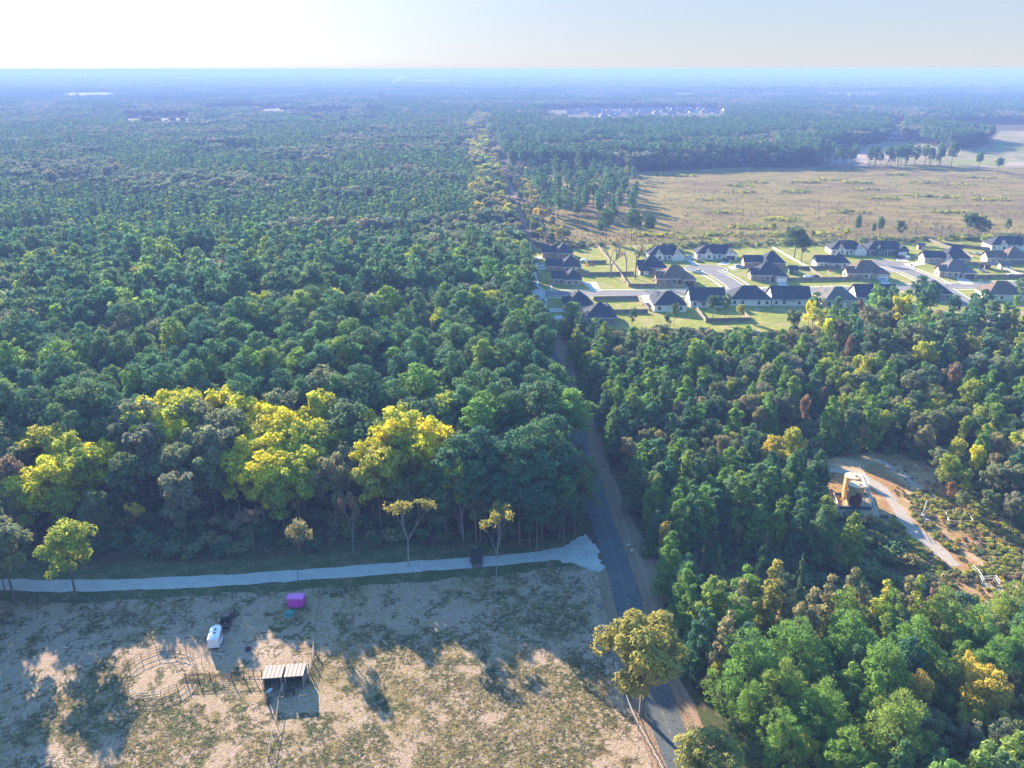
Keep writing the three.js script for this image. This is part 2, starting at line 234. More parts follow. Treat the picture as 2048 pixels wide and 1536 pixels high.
const turfMat = texMat('field_grass', colorTex(256, (u, v) => mul(mixc([0.16, 0.19, 0.05], [0.24, 0.22, 0.08], fbm(u * 6, v * 6, 4, 6, 181)), 0.8 + 0.4 * fbm(u * 30, v * 30, 2, 30, 182))), 60);
const dimMat = texMat('far_field', colorTex(256, (u, v) => mul(mixc([0.12, 0.105, 0.06], [0.085, 0.095, 0.035], fbm(u * 6, v * 6, 4, 6, 191)), 0.7 + 0.6 * fbm(u * 30, v * 30, 2, 30, 192))), 300);
for (const [n, p] of Object.entries(fieldsPx)) sheet('field', rough(pxPoly(p), 0.5, 400), 0.06, n === 'right_field' ? hayMat : n === 'grass_plot' ? turfMat : dimMat);
for (const p of [[[1910, 318], [2090, 322], [2090, 330], [1900, 330]], [[1990, 300], [2110, 305], [2110, 296], [1990, 290]], [[1783, 262], [1806, 262], [1806, 251], [1785, 251]]]) sheet('grass_strip', rough(pxPoly(p), 0.5, 400), 0.09, turfMat);
const baleGround = texMat('bare_lot', colorTex(256, (u, v) => mul(mixc([0.27, 0.20, 0.155], [0.36, 0.29, 0.24], fbm(u * 8, v * 8, 4, 8, 186)), 0.9 + 0.2 * vn(u * 60, v * 60, 60, 3))), 90);
for (const p of [[[1660, 331], [1735, 333], [1735, 303], [1665, 300]], [[1735, 318], [1790, 318], [1785, 310], [1735, 308]], [[1775, 280], [1815, 276], [1812, 270], [1765, 271]], [[1880, 292], [1915, 294], [1918, 285], [1870, 284]], [[2010, 331], [2100, 333], [2100, 324], [2016, 324]]]) sheet('bare_lot', rough(pxPoly(p), 1, 30), 0.11, baleGround);
// ================= trees =================
function leafMat(name, c, tr = 0.44) { const m = new THREE.MeshPhysicalMaterial({ color: lin(...c), vertexColors: true, roughness: 0.95, transmission: tr, thickness: 0, specularIntensity: 0.25 }); m.name = name; return m; }
const COL = {
  pine: [[0.084, 0.196, 0.088], [0.108, 0.220, 0.079], [0.070, 0.176, 0.092], [0.130, 0.220, 0.088]],
  pinelight: [[0.198, 0.330, 0.061], [0.165, 0.308, 0.066], [0.237, 0.330, 0.066]],
  oak: [[0.132, 0.209, 0.088], [0.171, 0.226, 0.088], [0.105, 0.187, 0.088], [0.198, 0.237, 0.110]],
  grey: [[0.204, 0.242, 0.132], [0.237, 0.248, 0.149], [0.176, 0.220, 0.116]],
  yellow: [[0.68, 0.61, 0.025], [0.60, 0.57, 0.035], [0.52, 0.53, 0.050]],
  lime: [[0.38, 0.42, 0.045], [0.32, 0.38, 0.055], [0.42, 0.42, 0.060]],
  olive: [[0.36, 0.33, 0.075], [0.32, 0.31, 0.080]],
  gold: [[0.52, 0.41, 0.060], [0.44, 0.36, 0.075], [0.56, 0.46, 0.075]],
  tan: [[0.29, 0.265, 0.12], [0.32, 0.285, 0.135], [0.25, 0.245, 0.11]],
  red: [[0.36, 0.20, 0.095], [0.33, 0.21, 0.11]],
  brown: [[0.27, 0.19, 0.13], [0.235, 0.18, 0.12]],
};
const leafMats = {}; for (const [k, l] of Object.entries(COL)) leafMats[k] = l.map((c, i) => leafMat('foliage_' + k + '_' + 'abcdef'[i], c));
const leafWhite = leafMat('foliage_mixed', [1, 1, 1]);
const barkMat = std('bark', [0.16, 0.125, 0.095], 1), paleBark = std('pale_bark', [0.34, 0.31, 0.27], 1), greyBark = std('grey_bark', [0.20, 0.18, 0.16], 1);

// leaf faces spread over clumps: each face has its own tilt, tone and hue
function leafGeo(clumps, o, seed) {
  const r = rngOf(seed), pos = [], col = [], v = new THREE.Vector3(), n = new THREE.Vector3(), t = new THREE.Vector3(), b = new THREE.Vector3();
  for (const c of clumps) {
    const N = Math.round((c.n || o.n) * (0.8 + 0.4 * r())), tone = 0.82 + 0.36 * r(), hue = (r() - 0.5) * 0.5;
    for (let i = 0; i < N; i++) {
      let z = 2 * r() - 1; if (z < -0.35 && r() < 0.6) z = r(); const a = 6.2832 * r(), q = Math.sqrt(1 - z * z);
      v.set(q * Math.cos(a), z, q * Math.sin(a));
      const k = 0.78 + 0.32 * r(), px = c.x + v.x * c.r * k, py = c.y + v.y * c.r * (c.f || 0.8) * k, pz = c.z + v.z * c.r * k;
      const L = o.len * (0.6 + 0.8 * r()), W = o.wid * (0.6 + 0.8 * r());
      if (r() < o.spike) { t.set(v.x + (r() - 0.5) * 0.9, v.y * 0.6 + o.up + (r() - 0.5) * 0.6, v.z + (r() - 0.5) * 0.9).normalize(); n.set(r() - 0.5, r() - 0.5, r() - 0.5); }
      else { n.set(v.x + (r() - 0.5) * o.jit, v.y + 0.25 + (r() - 0.5) * o.jit, v.z + (r() - 0.5) * o.jit).normalize(); t.set(r() - 0.5, r() - 0.5, r() - 0.5).cross(n).normalize(); }
      b.crossVectors(n, t).normalize();
      pos.push(px - t.x * L / 2 - b.x * W / 2, py - t.y * L / 2 - b.y * W / 2, pz - t.z * L / 2 - b.z * W / 2, px - t.x * L / 2 + b.x * W / 2, py - t.y * L / 2 + b.y * W / 2, pz - t.z * L / 2 + b.z * W / 2, px + t.x * L / 2, py + t.y * L / 2, pz + t.z * L / 2);
      const m = tone * (0.7 + 0.6 * r()), h = hue + (r() - 0.5) * 0.4;
      for (let j = 0; j < 3; j++) col.push(m * (1 + h * 0.45), m * (1 + h * 0.1), m * (1 - h * 0.4));
    }
  }
  const g = new THREE.BufferGeometry(); g.setAttribute('position', new THREE.BufferAttribute(new Float32Array(pos), 3)); g.setAttribute('color', new THREE.BufferAttribute(new Float32Array(col), 3)); return g;
}
function trunkGeo(h, r0, clumps, limbFrom, r, lean = 0.03, every = 1) {
  const tx = (r() - 0.5) * lean * h, tz = (r() - 0.5) * lean * h, at = (y) => [tx * Math.max(0, y / h) ** 1.5, y, tz * Math.max(0, y / h) ** 1.5], list = [];
  for (let i = 0; i < 3; i++) list.push(rod(at(h * i / 3 - (i ? 0 : 0.3)), at(h * (i + 1) / 3), r0 * (1 - 0.28 * i), r0 * (1 - 0.28 * (i + 1)), 6));
  clumps.forEach((c, i) => { if (i % every) return; const y0 = clamp(c.y - Math.hypot(c.x, c.z) * 0.5 - 0.5, limbFrom, h * 0.95); list.push(rod(at(y0), [c.x, c.y, c.z], r0 * 0.26, r0 * 0.08, 3)); });
  return merged(list);
}
// one kind of tree: {crown, trunk} geometries; hi = fine leaves for near trees
const FINE = { on: false };                                             // the nearest trees: smaller, more leaves
const fine = (o) => FINE.on ? { ...o, n: o.n * 1.75, len: o.len * 0.72, wid: o.wid * 0.72 } : o;
function pineShape(seed, hi) {
  const r = rngOf(seed), h = 25, cl = [], base = rr(11.5, 15, r), R = rr(3.4, 4.4, r), lv = hi ? 7 : 5;
  for (let i = 0; i < lv; i++) {
    const f = i / (lv - 1), rad = R * (0.62 + 0.42 * Math.sin(Math.PI * (0.18 + 0.62 * f))) * (f > 0.85 ? 0.45 : 1), n = Math.max(1, Math.round((hi ? 6.5 : 3.6) * rad / R * (f > 0.85 ? 0.7 : 1)));
    const a0 = r() * 6.28; for (let k = 0; k < n; k++) { const a = a0 + 6.283 * (k + 0.6 * r()) / n, d = rad * rr(0.4, 0.98, r); cl.push({ x: Math.cos(a) * d, z: Math.sin(a) * d, y: lerp(base, h - 1.2, f) + rr(-0.7, 0.7, r), r: (hi ? rr(1.15, 1.85, r) : rr(1.7, 2.4, r)), f: 0.62 }); }
  }
  cl.push({ x: 0, z: 0, y: h - 0.8, r: hi ? 1.6 : 2, f: 0.7 });
  return { h, crown: leafGeo(cl, hi ? fine({ n: 70, len: 0.85, wid: 0.5, spike: 0.28, up: 0.35, jit: 0.85 }) : { n: 30, len: 1.6, wid: 1.1, spike: 0.35, up: 0.35, jit: 1.0 }, seed + 1), trunk: trunkGeo(h - 1, 0.3, cl, base - 2, r, 0.04, hi ? 1 : 3) };
}
function youngShape(seed, hi) {
  const r = rngOf(seed), h = 13, cl = [], lv = hi ? 10 : 6, R = rr(2.2, 2.9, r), e = rr(0.55, 0.85, r);
  for (let i = 0; i < lv; i++) { const f = i / (lv - 1), rad = R * Math.pow(1 - f, e) + 0.25, n = Math.max(1, Math.round((hi ? 5.4 : 3) * rad / R)); const a0 = r() * 6.28; for (let k = 0; k < n; k++) { const a = a0 + 6.283 * (k + 0.5 * r()) / n, d = rad * rr(0.35, 0.9, r); cl.push({ x: Math.cos(a) * d, z: Math.sin(a) * d, y: lerp(2, h - 0.6, f) + rr(-0.5, 0.5, r), r: (hi ? rr(0.75, 1.15, r) : rr(1.1, 1.6, r)) * (1 - 0.35 * f), f: 1.05 }); } }
  return { h, crown: leafGeo(cl, hi ? fine({ n: 60, len: 0.8, wid: 0.36, spike: 0.5, up: 0.7, jit: 1.0 }) : { n: 30, len: 1.25, wid: 0.75, spike: 0.5, up: 0.7, jit: 1.0 }, seed + 1), trunk: trunkGeo(h - 0.5, 0.16, cl, 1.5, r, 0.02, hi ? 2 : 6) };
}
function bigPineShape(seed) {                                           // open-grown pine with a full crown
  const r = rngOf(seed), h = 17, cl = [], lv = 11, R = rr(4.3, 5.2, r);
  for (let i = 0; i < lv; i++) { const f = i / (lv - 1), rad = R * (f < 0.3 ? 0.75 + 0.8 * f : Math.pow(1 - (f - 0.3) / 0.7, 0.6)) + 0.4, n = Math.max(1, Math.round(11 * rad / R)); const a0 = r() * 6.28; for (let k = 0; k < n; k++) { const a = a0 + 6.283 * (k + 0.6 * r()) / n, d = rad * rr(0.35, 1.16, r); cl.push({ x: Math.cos(a) * d, z: Math.sin(a) * d, y: lerp(3.2, h - 0.8, f) + rr(-1.0, 1.0, r), r: rr(0.7, 1.45, r), f: 0.85 }); } }
  return { h, crown: leafGeo(cl, { n: 115, len: 0.62, wid: 0.2, spike: 0.75, up: 0.6, jit: 1.0 }, seed + 1), trunk: trunkGeo(h - 0.5, 0.28, cl, 2, r, 0.03, 2) };
}
function oakShape(seed, hi, o = {}) {
  const r = rngOf(seed), h = o.h || 17, R = o.R || rr(4.2, 5.4, r), low = o.low || 0.34, cl = [], lobes = hi ? 12 : 8;
  for (let i = 0; i < lobes; i++) {
    const a = i * 2.4 + r(), f = (i + 0.5) / lobes, yy = lerp(h * low, h * 0.9, Math.sqrt(f)), rad = R * Math.sqrt(Math.max(0.04, 1 - ((yy - h * 0.56) / (h * 0.46)) ** 2)), d = rad * rr(0.35, 0.8, r), x = Math.cos(a) * d, z = Math.sin(a) * d, lr = rr(1.7, 2.6, r) * R / 5;
    const m = hi ? 6 : 3; for (let k = 0; k < m; k++) { const b = r() * 6.28, q = lr * rr(0.25, 0.85, r); cl.push({ x: x + Math.cos(b) * q, z: z + Math.sin(b) * q, y: yy + rr(-0.6, 0.9, r) * lr * 0.7, r: (hi ? rr(0.75, 1.35, r) : rr(1.2, 1.9, r)) * R / 5 + 0.15, f: 0.85 }); }
  }
  return { h, crown: leafGeo(cl, hi ? fine({ n: o.n || 50, len: o.len || 0.6, wid: o.wid || 0.52, spike: 0.22, up: 0.3, jit: 1.0 }) : { n: 26, len: 1.3, wid: 1.15, spike: 0.2, up: 0.3, jit: 1.1 }, seed + 1), trunk: trunkGeo(h * 0.8, 0.3, cl, h * 0.2, r, 0.08, hi ? 3 : 5) };
}
function coneShape(seed) {                                              // pointed sweetgum
  const r = rngOf(seed), h = 14, cl = []; for (let i = 0; i < 9; i++) { const f = i / 8, rad = 2.3 * Math.pow(1 - f, 0.75) + 0.25, n = Math.max(1, Math.round(5 * rad / 2.3)); for (let k = 0; k < n; k++) { const a = 6.283 * (k + r()) / n, d = rad * rr(0.35, 0.85, r); cl.push({ x: Math.cos(a) * d, z: Math.sin(a) * d, y: lerp(2.2, h - 0.4, f) + rr(-0.4, 0.4, r), r: rr(0.7, 1.05, r) * (1 - 0.4 * f), f: 1 }); } }
  return { h, crown: leafGeo(cl, { n: 60, len: 0.5, wid: 0.42, spike: 0.3, up: 0.2, jit: 1.3 }, seed + 1), trunk: trunkGeo(h - 0.6, 0.15, cl, 1.5, r, 0.02, 2) };
}
function bareShape(seed, leaves, o = {}) {                              // branches built one by one, thin crown
  const r = rngOf(seed), h = o.h || 15, rods = [], tips = [];
  const grow = (p, d, len, rad, lv) => { const q = [p[0] + d[0] * len, p[1] + d[1] * len, p[2] + d[2] * len]; rods.push(rod(p, q, rad, rad * 0.68, lv < 2 ? 5 : 3)); if (lv === (o.levels || 4)) { tips.push(q); return; } const n = lv < 1 ? 3 : rr(2, 3.6, r) | 0; for (let i = 0; i < n; i++) { const a = r() * 6.283, s = rr(0.35, 0.75, r) * (o.spread || 1); const e = new THREE.Vector3(d[0] + Math.cos(a) * s, d[1] + rr(0.0, 0.25, r), d[2] + Math.sin(a) * s).normalize(); grow(q, [e.x, e.y, e.z], len * rr(0.55, 0.8, r), rad * 0.66, lv + 1); } };
  grow([0, -0.2, 0], [rr(-0.05, 0.05, r), 1, rr(-0.05, 0.05, r)], h * (o.stem || 0.3), o.rad || 0.28, 0);
  const tr0 = merged(rods); tr0.computeBoundingBox(); const ks = h / (tr0.boundingBox.max.y + 0.5); tr0.scale(ks, ks, ks); tips.forEach((q) => { q[0] *= ks; q[1] *= ks; q[2] *= ks; });
  const cl = tips.map((t) => ({ x: t[0], y: t[1], z: t[2], r: rr(0.5, 1.1, r) * (o.puff || 1), f: 0.8 }));
  return { h, crown: leafGeo(cl, { n: leaves, len: 0.55, wid: 0.45, spike: 0.3, up: 0.2, jit: 1.4 }, seed + 1), trunk: tr0 };
}
function shrubShape(seed, hi) { const r = rngOf(seed), cl = []; for (let i = 0; i < (hi ? 9 : 5); i++) { const a = r() * 6.28, d = rr(0, 1.2, r); cl.push({ x: Math.cos(a) * d, z: Math.sin(a) * d, y: rr(0.5, 1.9, r), r: rr(0.6, 1.05, r), f: 0.9 }); } return { h: 2.6, crown: leafGeo(cl, { n: hi ? 34 : 22, len: 0.6, wid: 0.48, spike: 0.35, up: 0.4, jit: 1.3 }, seed + 1) }; }
const variants = (f, seeds, ...a) => seeds.map((s) => f(s, ...a));
const SH = {
  pine: { hi: variants(pineShape, [11, 23, 37, 41, 59], true), lo: variants(pineShape, [12, 29, 31, 47], false) },
  young: { hi: variants(youngShape, [111, 123, 137, 143], true), lo: variants(youngShape, [113, 127, 139], false) },
  oak: { hi: variants(oakShape, [211, 223, 237, 251, 263], true), lo: variants(oakShape, [213, 227, 239, 241], false) },
  big: { hi: variants(bigPineShape, [311, 323, 331]) },
  cone: { hi: variants(coneShape, [411, 423]) },
  thin: { hi: [bareShape(511, 24, { levels: 4, puff: 1.3, rad: 0.13 }), bareShape(523, 26, { levels: 4, puff: 1.3, spread: 0.9, rad: 0.13 }), bareShape(531, 20, { levels: 4, rad: 0.14, puff: 1.2 })] },
  bare: { hi: [bareShape(551, 0.6, { levels: 5, stem: 0.24 }), bareShape(557, 0.8, { levels: 5, stem: 0.22, spread: 1.2 })] },
  shrub: { hi: variants(shrubShape, [611, 617, 629], true), lo: variants(shrubShape, [613, 619], false) },
};
FINE.on = true; SH.pine.xf = variants(pineShape, [11, 23, 37], true); SH.young.xf = variants(youngShape, [111, 123, 137], true); SH.oak.xf = variants(oakShape, [211, 223, 237, 251], true); FINE.on = false;
SH.big.lo = SH.big.hi; SH.cone.lo = SH.cone.hi; SH.thin.lo = SH.thin.hi; SH.bare.lo = SH.bare.hi;

// ---------- where trees stand ----------
const spots = [];                                                       // {kind, X, Z, h, col, v, label}
const put = (kind, X, Z, h, col, o = {}) => spots.push({ kind, X, Z, h, col, ...o });
const clearPx = Object.values(fieldsPx).concat([
  [[1655, 930], [1740, 902], [1870, 930], [1990, 1025], [2060, 1080], [2060, 1190], [1890, 1180], [1800, 1085], [1752, 1032], [1660, 1032]],
  [[1125, 505], [2060, 470], [2060, 560], [1900, 590], [1800, 570], [1640, 615], [1560, 648], [1380, 640], [1230, 652], [1130, 600]],
  [[1665, 334], [1900, 336], [1900, 308], [1665, 308]],
  [[1135, 232], [1440, 234], [1440, 217], [1135, 216]],
]);
const hides = (X, Z, h) => { for (const k of [0.05, 0.5, 0.97]) { const p = proj(X, h * k, Z); for (const poly of clearPx) if (inPoly(p[0], p[1], poly)) return true; } return false; };
const subdivision = pxPoly([[1036, 540], [1046, 506], [1300, 486], [1500, 486], [1700, 478], [2140, 462], [2200, 668], [1985, 660], [1900, 632], [1700, 628], [1630, 660], [1480, 668], [1330, 655], [1230, 668], [1120, 668], [1085, 660], [1050, 590]]);
const meadowZone = meadow, clearZone = clearing;
const inWood = (X, Z) => {                                              // is this ground wooded?
  const rx = roadX(Z);
  if (Z > 118 && Z < 1400 && Math.abs(X - rx) < 4.6) return false;
  if (X < rx) { if (Z < driveZ(X) + 8) return false; return true; }
  if (Z < 345 && X < rx + 8.2) return false;
  if (inPoly(X, Z, clearZone) || inPoly(X, Z, subdivision) || inPoly(X, Z, meadowZone)) return false;
  if (Z > 430 && Z < 900 && X > rx && X < rx + 14) return false;
  return true;
};
const edgeDist = (X, Z) => Z - driveZ(X) - 8;
const NEAR = [];                                                        // taken places near the camera
const free = (X, Z, d) => { for (const q of NEAR) if ((q[0] - X) ** 2 + (q[1] - Z) ** 2 < d * d) return false; return true; };
// crowns read off the photograph: centre pixel, height of the crown's centre, tree height, colour
const named = (kind, px, py, hc, h, col, o = {}) => { const [X, Z] = G(px, py, hc); NEAR.push([X, Z]); SEEN.push([px, py, Z]); put(kind, X, Z, h, col, o); };
const SEEN = [], covers = (X, Z, h) => { const p = proj(X, h * 0.75, Z); for (const q of SEEN) if (Math.abs(p[0] - q[0]) < 30 && Math.abs(p[1] - q[1]) < 26 && Z < q[2] + 1) return true; return false; };
const YEL = { label: 'bright yellow autumn hardwood among dark trees near the gravel drive', group: 'yellow hardwoods in the woods', name: 'yellow_tree', category: 'tree' };
for (const [px, py, h, s, c] of [[95, 965, 15, 1.1, 'yellow'], [55, 1000, 12, 0.9, 'lime'], [165, 940, 15, 1.1, 'lime'], [220, 915, 14, 0.9, 'yellow'], [330, 835, 19, 1.1, 'yellow'], [372, 850, 18, 1, 'lime'], [345, 885, 16, 0.9, 'yellow'], [480, 840, 18, 1, 'yellow'], [520, 880, 17, 1, 'lime'], [585, 885, 17, 1.1, 'yellow'], [630, 905, 16, 1, 'lime'], [470, 945, 14, 0.9, 'yellow'], [545, 945, 15, 1, 'yellow'], [600, 935, 15, 1, 'yellow'], [790, 890, 18, 1.1, 'yellow'], [850, 885, 18, 1.1, 'yellow'], [820, 915, 16, 1, 'lime'], [560, 980, 13, 0.9, 'lime'], [640, 830, 19, 0.7, 'yellow'], [735, 860, 16, 0.7, 'yellow'], [60, 900, 14, 0.7, 'yellow'], [755, 945, 16, 0.9, 'lime'], [920, 965, 15, 0.75, 'lime'], [120, 1010, 11, 0.8, 'lime'], [130, 945, 15, 1, 'yellow'], [190, 930, 15, 1, 'yellow'], [35, 985, 13, 0.9, 'yellow'], [300, 870, 18, 1, 'yellow'], [365, 825, 19, 1, 'yellow'], [510, 850, 18, 1, 'yellow'], [555, 865, 18, 1, 'yellow'], [610, 880, 17, 1, 'yellow'], [500, 915, 16, 1, 'yellow'], [575, 910, 16, 1, 'yellow'], [520, 965, 14, 0.9, 'yellow'], [590, 970, 14, 0.9, 'lime'], [870, 895, 18, 1, 'yellow'], [800, 865, 19, 1, 'yellow'], [740, 930, 16, 0.8, 'yellow'], [450, 820, 18, 0.8, 'yellow']]) named('oak', px, py, h * 0.9, h * 1.28, c, { w: s * 1.02, ...YEL });
const OLV = { label: 'grey-green hardwood with a lumpy crown near the yellow trees', group: 'grey-green hardwoods near the drive', name: 'hardwood_tree', category: 'tree' };
for (const [px, py, h, s, c] of [[265, 860, 19, 1.2, 'grey'], [290, 900, 17, 1.1, 'grey'], [400, 850, 18, 1, 'grey'], [560, 830, 19, 1, 'grey'], [250, 950, 15, 1, 'oak'], [665, 955, 15, 0.95, 'tan'], [10, 960, 15, 0.9, 'brown'], [20, 1000, 12, 0.8, 'grey'], [715, 830, 18, 1.1, 'oak'], [660, 790, 20, 1, 'grey'], [350, 930, 16, 1.1, 'oak'], [390, 900, 16, 1.1, 'oak'], [420, 950, 14, 1, 'oak'], [700, 930, 14, 0.9, 'grey']]) named('oak', px, py, h * 0.9, h * 1.28, c, { w: s * 0.85, ...OLV });
// single trees that stand out
named('oak', 130, 1092, 12.5, 17.5, 'lime', { w: 0.95, v: 2, name: 'hardwood_tree', label: 'lone round-crowned yellowish tree between gravel drive and pasture fence', category: 'tree', open: 1 });
named('thin', 588, 1085, 11, 16, 'tan', { w: 0.62, v: 0, name: 'hardwood_tree', label: 'slender tan-leaved tree standing behind the pink trailer', category: 'tree' });
named('thin', 992, 1060, 12, 17, 'olive', { w: 0.62, v: 1, name: 'hardwood_tree', label: 'slim pale-trunked olive tree beside the black flatbed trailer', category: 'tree', pale: 1 });
named('oak', -8, 1110, 9, 13, 'lime', { w: 0.7, name: 'hardwood_tree', label: 'yellow-green tree at the far end of the gravel drive', category: 'tree' });
named('thin', 812, 1035, 12, 17, 'olive', { w: 0.85, v: 2, name: 'hardwood_tree', label: 'forked tree with thin olive leaves at the wood edge', category: 'tree', pale: 1 });
named('thin', 700, 1012, 12, 14, 'red', { w: 0.55, v: 1, name: 'hardwood_tree', label: 'small tree with orange leaves at the wood edge', category: 'tree', pale: 1 });
named('thin', 500, 1050, 9, 12, 'brown', { w: 0.9, v: 0, name: 'hardwood_tree', label: 'half-bare brownish tree at the dark wood edge', category: 'tree' });
named('thin', 275, 1030, 9, 12, 'gold', { w: 0.5, v: 1, name: 'hardwood_tree', label: 'small golden sapling among the dark edge trees', category: 'tree' });
named('thin', 925, 985, 12, 17, 'lime', { w: 0.8, v: 2, name: 'hardwood_tree', label: 'tall thin yellow-green tree before the pine clump', category: 'tree', pale: 1 });
{ const [X, Z] = G(1300, 1430); put('bigoak', X - 1.5, Z, 18, 'olive', { name: 'hardwood_tree', label: 'big half-bare yellow-green tree leaning over the road by the pasture', category: 'tree' }); NEAR.push([X, Z]); }
{ const [X, Z] = G(1400, 1600); put('bigoak', X + 0.5, Z - 1, 12, 'olive', { name: 'hardwood_tree', label: 'yellowish dense-crowned tree beside the road past the big leaning tree', category: 'tree', v: 1 }); NEAR.push([X, Z]); }
// the pine clump at the corner of drive and road
for (const [px, py, h] of [[915, 920, 24], [960, 905, 25], [1010, 930, 23], [1055, 905, 26], [1090, 890, 25], [1040, 960, 21], [1085, 950, 22], [1125, 930, 22], [1000, 985, 18], [1130, 985, 17], [1075, 1000, 17], [950, 960, 20]]) named('pine', px, py, h * 0.76, h, 'pine', { w: 1.15 });
for (const [px, py, h, c] of [[1160, 985, 15, 'oak'], [1150, 1020, 12, 'oak'], [1120, 1030, 12, 'oak'], [1060, 1035, 12, 'oak'], [890, 1020, 13, 'oak'], [860, 990, 15, 'oak'], [1165, 950, 16, 'oak'], [960, 1020, 13, 'oak']]) named('oak', px, py, h * 0.6, h, c, { w: 0.9 });
// right foreground
for (const [px, py, hc, h, w] of [[1500, 1330, 11, 17, 1], [1590, 1300, 11, 17, 1], [1560, 1400, 9, 16, 1], [1640, 1440, 9, 16, 1], [1700, 1290, 11, 17, 1], [1760, 1360, 10, 17, 1], [1790, 1480, 9, 17, 1.05], [1830, 1300, 10, 16, 1], [1880, 1240, 10, 16, 1], [1950, 1280, 10, 16, 1], [2020, 1230, 10, 16, 1], [1690, 1230, 10, 15, 0.95], [1780, 1235, 9, 14, 0.9], [1480, 1250, 9, 14, 0.8], [1990, 1340, 9, 15, 0.9], [1900, 1370, 8, 14, 0.8], [1560, 1500, 7, 14, 0.9], [1690, 1540, 7, 14, 0.9], [2040, 1300, 10, 15, 0.9], [1500, 1420, 8, 13, 0.8]]) named('big', px, py, hc, h, 'pinelight', { w });
for (const [px, py, hc, h, c] of [[1455, 1270, 8, 12, 'tan'], [1480, 1225, 8, 13, 'tan'], [1530, 1210, 9, 13, 'olive'], [1545, 1185, 10, 15, 'olive'], [1440, 1310, 7, 11, 'tan'], [1620, 1240, 8, 13, 'tan'], [1600, 1265, 8, 13, 'tan'], [1655, 1215, 8, 13, 'tan'], [1700, 1200, 8, 13, 'tan'], [1725, 1215, 8, 12, 'tan'], [1765, 1210, 8, 12, 'lime'], [1810, 1215, 8, 13, 'tan'], [1830, 1205, 8, 12, 'lime'], [1860, 1215, 8, 12, 'brown'], [1880, 1200, 7, 11, 'tan'], [1580, 1225, 8, 11, 'tan']]) named('cone', px, py, hc + 2, h + 3, c, { w: 1.1 });
for (const [px, py, hc, h, c, w] of [[1965, 1390, 9, 14, 'gold', 0.95], [1930, 1350, 9, 13, 'gold', 0.7], [1990, 1430, 7, 12, 'gold', 0.7], [1840, 1400, 8, 13, 'gold', 0.6], [2030, 1370, 8, 12, 'tan', 0.6], [2000, 1500, 6, 11, 'grey', 0.9], [1940, 1490, 6, 10, 'grey', 0.8], [1610, 1520, 6, 10, 'lime', 0.8], [1470, 1480, 4, 8, 'oak', 0.7], [1500, 1530, 4, 8, 'oak', 0.7], [1450, 1400, 4, 8, 'oak', 0.6], [1860, 1480, 6, 11, 'oak', 0.8], [1440, 1360, 5, 9, 'lime', 0.5]]) named('oak', px, py, hc, h, c, { w });
// right middle: warm spots and round trees
for (const [px, py, hc, h, c, w] of [[1545, 900, 9, 13, 'gold', 0.6], [1585, 890, 10, 15, 'lime', 0.7], [1610, 815, 10, 14, 'red', 0.4], [1650, 790, 8, 11, 'brown', 0.4], [1330, 1070, 7, 10, 'gold', 0.45], [1910, 750, 9, 13, 'red', 0.55], [1955, 730, 9, 13, 'grey', 1.1], [2000, 740, 9, 14, 'grey', 1.1], [1940, 790, 8, 13, 'lime', 0.9], [1830, 770, 9, 14, 'grey', 0.9], [1900, 940, 7, 11, 'lime', 0.9], [1950, 920, 7, 11, 'yellow', 0.7], [1930, 960, 6, 9, 'lime', 0.8], [1880, 925, 6, 10, 'grey', 0.9], [1990, 955, 7, 11, 'oak', 1.0], [1900, 985, 4, 7, 'red', 0.5], [1925, 1005, 4, 7, 'oak', 0.8], [2030, 960, 7, 11, 'grey', 0.9], [1980, 1010, 5, 9, 'oak', 0.9], [2030, 1020, 6, 10, 'grey', 0.9], [1850, 880, 8, 12, 'tan', 0.7], [1870, 850, 8, 12, 'oak', 0.9], [1930, 860, 8, 12, 'lime', 0.5], [1700, 690, 8, 12, 'red', 0.45], [1640, 640, 9, 14, 'lime', 0.9], [1620, 625, 9, 14, 'yellow', 0.55], [1655, 660, 8, 13, 'yellow', 0.6], [1800, 615, 10, 15, 'yellow', 0.9], [1740, 630, 9, 13, 'tan', 0.9], [1770, 640, 9, 13, 'grey', 0.8], [1720, 612, 8, 11, 'red', 0.5], [1760, 690, 11, 17, 'oak', 1.3], [1830, 680, 12, 18, 'oak', 1.4], [1890, 660, 12, 17, 'oak', 1.3], [1850, 710, 10, 15, 'lime', 0.9], [1680, 660, 8, 12, 'brown', 0.7], [1590, 640, 9, 13, 'oak', 0.9], [1930, 700, 7, 11, 'brown', 0.5], [2020, 680, 6, 10, 'lime', 0.7], [2030, 640, 6, 9, 'lime', 0.6], [1980, 690, 8, 12, 'oak', 1.1]]) named('oak', px, py, hc, h, c, { w });
for (const [px, py, hc, h] of [[1840, 580, 11, 17], [1865, 590, 12, 17], [1910, 610, 9, 13], [1965, 610, 11, 17], [1985, 625, 10, 15], [1945, 640, 10, 15], [1630, 610, 9, 14], [1845, 610, 8, 14], [2045, 575, 9, 13]]) named('pine', px, py, hc, h, 'pine', { w: 1.25 });
for (const [px, py, hc, h, c, w] of [[1140, 640, 9, 13, 'oak', 0.9], [1160, 655, 8, 12, 'oak', 0.9], [1350, 620, 7, 10, 'oak', 0.7], [1335, 640, 5, 8, 'oak', 0.6], [1265, 630, 6, 9, 'oak', 0.7]]) named('oak', px, py, hc, h, c, { w });
// jittered grids of woodland
function grid(x0, x1, z0, z1, step, f) { for (let z = z0; z < z1; z += step) { const off = (Math.round(z / step) % 2) * 0.5; for (let x = x0; x < x1; x += step) f(x + (off + rr(-0.36, 0.36)) * step, z + rr(-0.36, 0.36) * step); } }
const wideX = (Z) => 0.64 * Z + 45;
